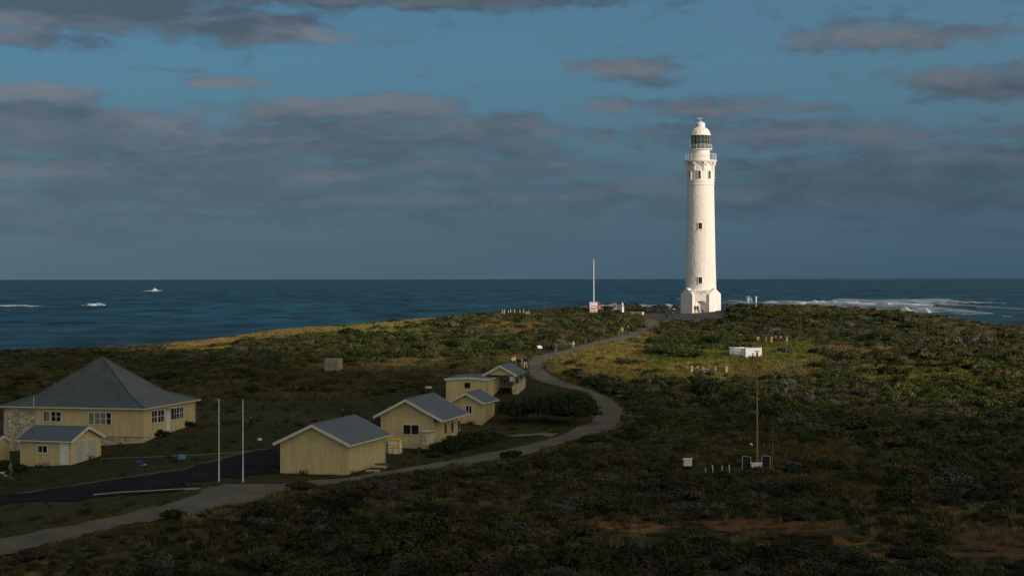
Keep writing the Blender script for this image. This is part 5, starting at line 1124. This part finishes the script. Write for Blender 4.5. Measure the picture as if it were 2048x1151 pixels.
w=bpy.data.worlds.new('World'); S.world=w; w.use_nodes=True; nt=w.node_tree; N=nt.nodes; LK=nt.links
bg=N['Background']; bg.inputs['Strength'].default_value=.1
sky=N.new('ShaderNodeTexSky'); sky.sky_type='NISHITA'; sky.sun_disc=False; sky.sun_elevation=SUN_EL; sky.sun_rotation=math.atan2(SD.x,SD.y); sky.altitude=20; sky.air_density=1.0; sky.dust_density=.6; sky.ozone_density=2
tc=N.new('ShaderNodeTexCoord'); sp=N.new('ShaderNodeSeparateXYZ'); LK.new(tc.outputs['Generated'],sp.inputs[0])
def M(op,a,b_=None,c=None,clamp=False):
    q=N.new('ShaderNodeMath'); q.operation=op; q.use_clamp=clamp
    for i,v_ in enumerate((a,b_,c)):
        if v_ is None: continue
        if isinstance(v_,(int,float)): q.inputs[i].default_value=v_
        else: LK.new(v_,q.inputs[i])
    return q.outputs[0]
az=M('ARCTAN2',sp.outputs[0],sp.outputs[1]); el=M('ARCSINE',sp.outputs[2])
# sky chart: a = azimuth, b = elevation, both in 1/3450 rad
a_=M('MULTIPLY',az,F); b_=M('MULTIPLY',el,F)
BL=[(150,25,320,62,1.35),(500,66,210,40,1.05),(80,98,190,22,.8),(560,72,150,32,.95),(800,8,520,26,.9),(1640,100,90,26,.55),(1750,92,200,34,.95),(1960,85,110,16,.5),
 (1265,145,125,30,.95),(1930,185,165,38,1.05),(2080,175,150,40,1.0),(470,178,110,17,.7),(330,148,80,10,.35),(800,75,60,20,.3),
 (110,262,300,52,1.2),(110,205,150,26,.9),(660,275,320,46,1.15),(640,225,260,30,1.0),(780,215,170,32,1.0),(960,265,190,42,1.0),(1190,268,70,22,.7),(420,300,300,36,.9),
 (1225,212,90,18,.7),(1420,215,200,24,.85),(1600,222,110,18,.6),(1560,272,330,32,.9),(1850,285,120,18,.6),(2010,278,70,15,.6),(350,345,620,40,.95),(950,330,330,40,.75),(1800,355,380,46,.95),(1450,340,200,26,.5),(700,395,900,36,.75),(1700,400,700,44,.8),(300,440,600,40,.5),(1250,380,260,30,.6),(1900,330,300,40,1.0),(200,390,400,34,.7),(1050,310,160,30,.6)]
ng=bpy.data.node_groups.new('cloud_cover','ShaderNodeTree'); ng.interface.new_socket('V',in_out='INPUT',socket_type='NodeSocketVector'); ng.interface.new_socket('D',in_out='OUTPUT',socket_type='NodeSocketFloat')
def fill():
    n_=ng.nodes; l=ng.links; gi=n_.new('NodeGroupInput'); go=n_.new('NodeGroupOutput')
    def mm(op,a,b2=None,c=None,clamp=False):
        q=n_.new('ShaderNodeMath'); q.operation=op; q.use_clamp=clamp
        for i,v_ in enumerate((a,b2,c)):
            if v_ is None: continue
            if isinstance(v_,(int,float)): q.inputs[i].default_value=v_
            else: l.new(v_,q.inputs[i])
        return q.outputs[0]
    def vm(op,a,b2):
        q=n_.new('ShaderNodeVectorMath'); q.operation=op
        for i,v_ in enumerate((a,b2)):
            if isinstance(v_,tuple): q.inputs[i].default_value=v_
            else: l.new(v_,q.inputs[i])
        return q
    def nz(sc,st,det,off=(0,0,0)):
        v_=vm('MULTIPLY',gi.outputs[0],st).outputs[0]; v_=vm('ADD',v_,off).outputs[0]; q=n_.new('ShaderNodeTexNoise'); q.inputs['Scale'].default_value=sc; q.inputs['Detail'].default_value=det; q.inputs['Roughness'].default_value=.58; l.new(v_,q.inputs['Vector']); return q
    wq=nz(.006,(1,2.2,1),4); wv=vm('SUBTRACT',wq.outputs['Color'],(.5,.5,.5)).outputs[0]; wv=vm('MULTIPLY',wv,(150,46,0)).outputs[0]; v=vm('ADD',gi.outputs[0],wv).outputs[0]
    acc=None
    for (x,y,rx,ry,k) in BL:
        d=vm('SUBTRACT',v,(x-1024,557-y,0)).outputs[0]; d=vm('MULTIPLY',d,(1/rx,1/ry,0)).outputs[0]; q=n_.new('ShaderNodeVectorMath'); q.operation='LENGTH'; l.new(d,q.inputs[0])
        t=mm('SUBTRACT',1.25,q.outputs['Value'],clamp=False); t=mm('MAXIMUM',t,0); t=mm('MULTIPLY',t,k)
        acc=t if acc is None else mm('MAXIMUM',acc,t)
    # rest of the dome: generic broken cover away from this quarter of the sky
    s=n_.new('ShaderNodeSeparateXYZ'); l.new(gi.outputs[0],s.inputs[0]); ab=mm('ABSOLUTE',s.outputs[0]); side=mm('MULTIPLY_ADD',ab,1/400,-1150/400,clamp=True); up=mm('MULTIPLY_ADD',s.outputs[1],1/300,-600/300,clamp=True); out=mm('MAXIMUM',side,up)
    g_=nz(.0011,(1,1.8,1),5,(31,7,0)); ge=mm('MULTIPLY_ADD',g_.outputs['Fac'],4.2,-1.75); ge=mm('MULTIPLY',ge,out); acc=mm('MAXIMUM',acc,ge)
    f1=nz(.010,(1,2.4,1),4,(3,9,0)); f=mm('MULTIPLY_ADD',f1.outputs['Fac'],1.7,-.85); f2=nz(.04,(1,2.0,1),4,(13,2,0)); f=mm('ADD',f,mm('MULTIPLY_ADD',f2.outputs['Fac'],.34,-.17))
    d=mm('ADD',acc,f); d=mm('SUBTRACT',d,.05); q=n_.new('ShaderNodeMapRange'); q.interpolation_type='SMOOTHSTEP'; q.inputs['From Min'].default_value=0; q.inputs['From Max'].default_value=.72; l.new(d,q.inputs['Value']); l.new(q.outputs[0],go.inputs[0])
fill()
def cover(db,da=0):
    c=N.new('ShaderNodeCombineXYZ'); LK.new(M('ADD',a_,da) if da else a_,c.inputs[0]); LK.new(M('ADD',b_,db) if db else b_,c.inputs[1]); g_=N.new('ShaderNodeGroup'); g_.node_tree=ng; LK.new(c.outputs[0],g_.inputs[0]); return g_.outputs[0]
d0=cover(0); d1=cover(34,16); lit=M('SUBTRACT',d0,d1); iv=N.new('ShaderNodeCombineXYZ'); LK.new(M('MULTIPLY',a_,.0045),iv.inputs[0]); LK.new(M('MULTIPLY',b_,.017),iv.inputs[1])
inn=N.new('ShaderNodeTexNoise'); inn.inputs['Scale'].default_value=1.0; inn.inputs['Detail'].default_value=4; inn.inputs['Roughness'].default_value=.55; inn.inputs['Distortion'].default_value=.5; LK.new(iv.outputs[0],inn.inputs['Vector'])
lit=M('MULTIPLY_ADD',lit,.55,.34); lit=M('SUBTRACT',lit,M('MULTIPLY_ADD',b_,1/90.,-480/90.,clamp=True)); lit=M('ADD',lit,M('MULTIPLY_ADD',inn.outputs['Fac'],2.4,-1.2),clamp=True)
def mixc(fac,A_,B_,blend='MIX'):
    q=N.new('ShaderNodeMix'); q.data_type='RGBA'; q.blend_type=blend
    for i,v_ in((0,fac),(6,A_),(7,B_)):
        if isinstance(v_,(int,float)): q.inputs[i].default_value=v_
        elif isinstance(v_,tuple): q.inputs[i].default_value=(*v_,1)
        else: LK.new(v_,q.inputs[i])
    return q.outputs[2]
G0=10.0
cloudc=mixc(lit,tuple(G0*c for c in(.072,.104,.142)),tuple(G0*c for c in(.180,.200,.236)))
# clear sky, graded: Nishita colour tinted
TINT=(.255,.46,.60)
skyc=mixc(1.0,sky.outputs[0],TINT,'MULTIPLY'); skyc=mixc(.5,skyc,tuple(G0*c for c in(.088,.196,.285)))
side=M('MULTIPLY_ADD',a_,-1/2048.,.5,clamp=True); cloudc=mixc(1.0,cloudc,mixc(side,(.66,.72,.77),(1.04,1.04,1.03)),'MULTIPLY')
# thin layered stratus low over the sea
cv=N.new('ShaderNodeCombineXYZ'); LK.new(M('MULTIPLY',a_,.0016),cv.inputs[0]); LK.new(M('MULTIPLY',b_,.0105),cv.inputs[1])
sn=N.new('ShaderNodeTexNoise'); sn.inputs['Scale'].default_value=1.6; sn.inputs['Detail'].default_value=6; sn.inputs['Roughness'].default_value=.55; sn.inputs['Distortion'].default_value=.4; LK.new(cv.outputs[0],sn.inputs['Vector'])
band=M('MULTIPLY_ADD',M('ABSOLUTE',M('SUBTRACT',b_,130)),-1/190.,1.15,clamp=True); band=M('MULTIPLY',band,M('LESS_THAN',M('ABSOLUTE',az),2.0))
stf=M('MULTIPLY',M('MULTIPLY_ADD',sn.outputs['Fac'],2.2,-.35,clamp=True),band); stf=M('MULTIPLY',stf,.85)
stc=mixc(M('MULTIPLY_ADD',sn.outputs['Fac'],3.0,-1.15,clamp=True),tuple(G0*c for c in(.105,.150,.195)),tuple(G0*c for c in(.066,.102,.145)))
skyc=mixc(stf,skyc,stc)
base=mixc(M('MULTIPLY',d0,.93),skyc,cloudc)
# sea haze near the horizon
hz=M('MULTIPLY_ADD',b_,-1/430.,1.0,clamp=True); hz=M('POWER',hz,1.0); hz=M('MULTIPLY',hz,.92)
side=M('MULTIPLY_ADD',a_,-1/2048.,.5,clamp=True)
low=mixc(side,tuple(G0*c for c in(.038,.086,.134)),tuple(G0*c for c in(.086,.136,.178)))
base=mixc(hz,base,low)
# warm glow added to the unseen sky behind the camera, lifting the fill
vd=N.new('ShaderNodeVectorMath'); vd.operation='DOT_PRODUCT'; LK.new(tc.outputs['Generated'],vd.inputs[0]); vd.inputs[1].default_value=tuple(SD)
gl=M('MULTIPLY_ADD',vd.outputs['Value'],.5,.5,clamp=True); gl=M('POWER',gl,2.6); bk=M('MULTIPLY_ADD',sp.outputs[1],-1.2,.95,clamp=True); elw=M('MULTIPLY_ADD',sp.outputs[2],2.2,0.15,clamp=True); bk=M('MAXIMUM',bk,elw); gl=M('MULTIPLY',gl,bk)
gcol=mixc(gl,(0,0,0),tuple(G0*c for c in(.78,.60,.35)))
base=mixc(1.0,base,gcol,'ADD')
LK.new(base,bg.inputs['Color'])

cam=bpy.data.cameras.new('camera'); co=bpy.data.objects.new('camera',cam); COL.objects.link(co); co.location=(0,0,CH)
co.rotation_euler=(Matrix.Rotation(R(90),3,'X')@Matrix.Rotation(-math.atan(.00122),3,'Z')).to_euler(); cam.sensor_width=36; cam.lens=36*F/2048; cam.shift_y=-(575.5-557.3)/2048; cam.clip_end=300000; cam.clip_start=1; S.camera=co
S.view_settings.view_transform='Standard'; S.view_settings.look='None'; S.view_settings.exposure=0; S.view_settings.gamma=1
S.render.resolution_x=1024; S.render.resolution_y=575
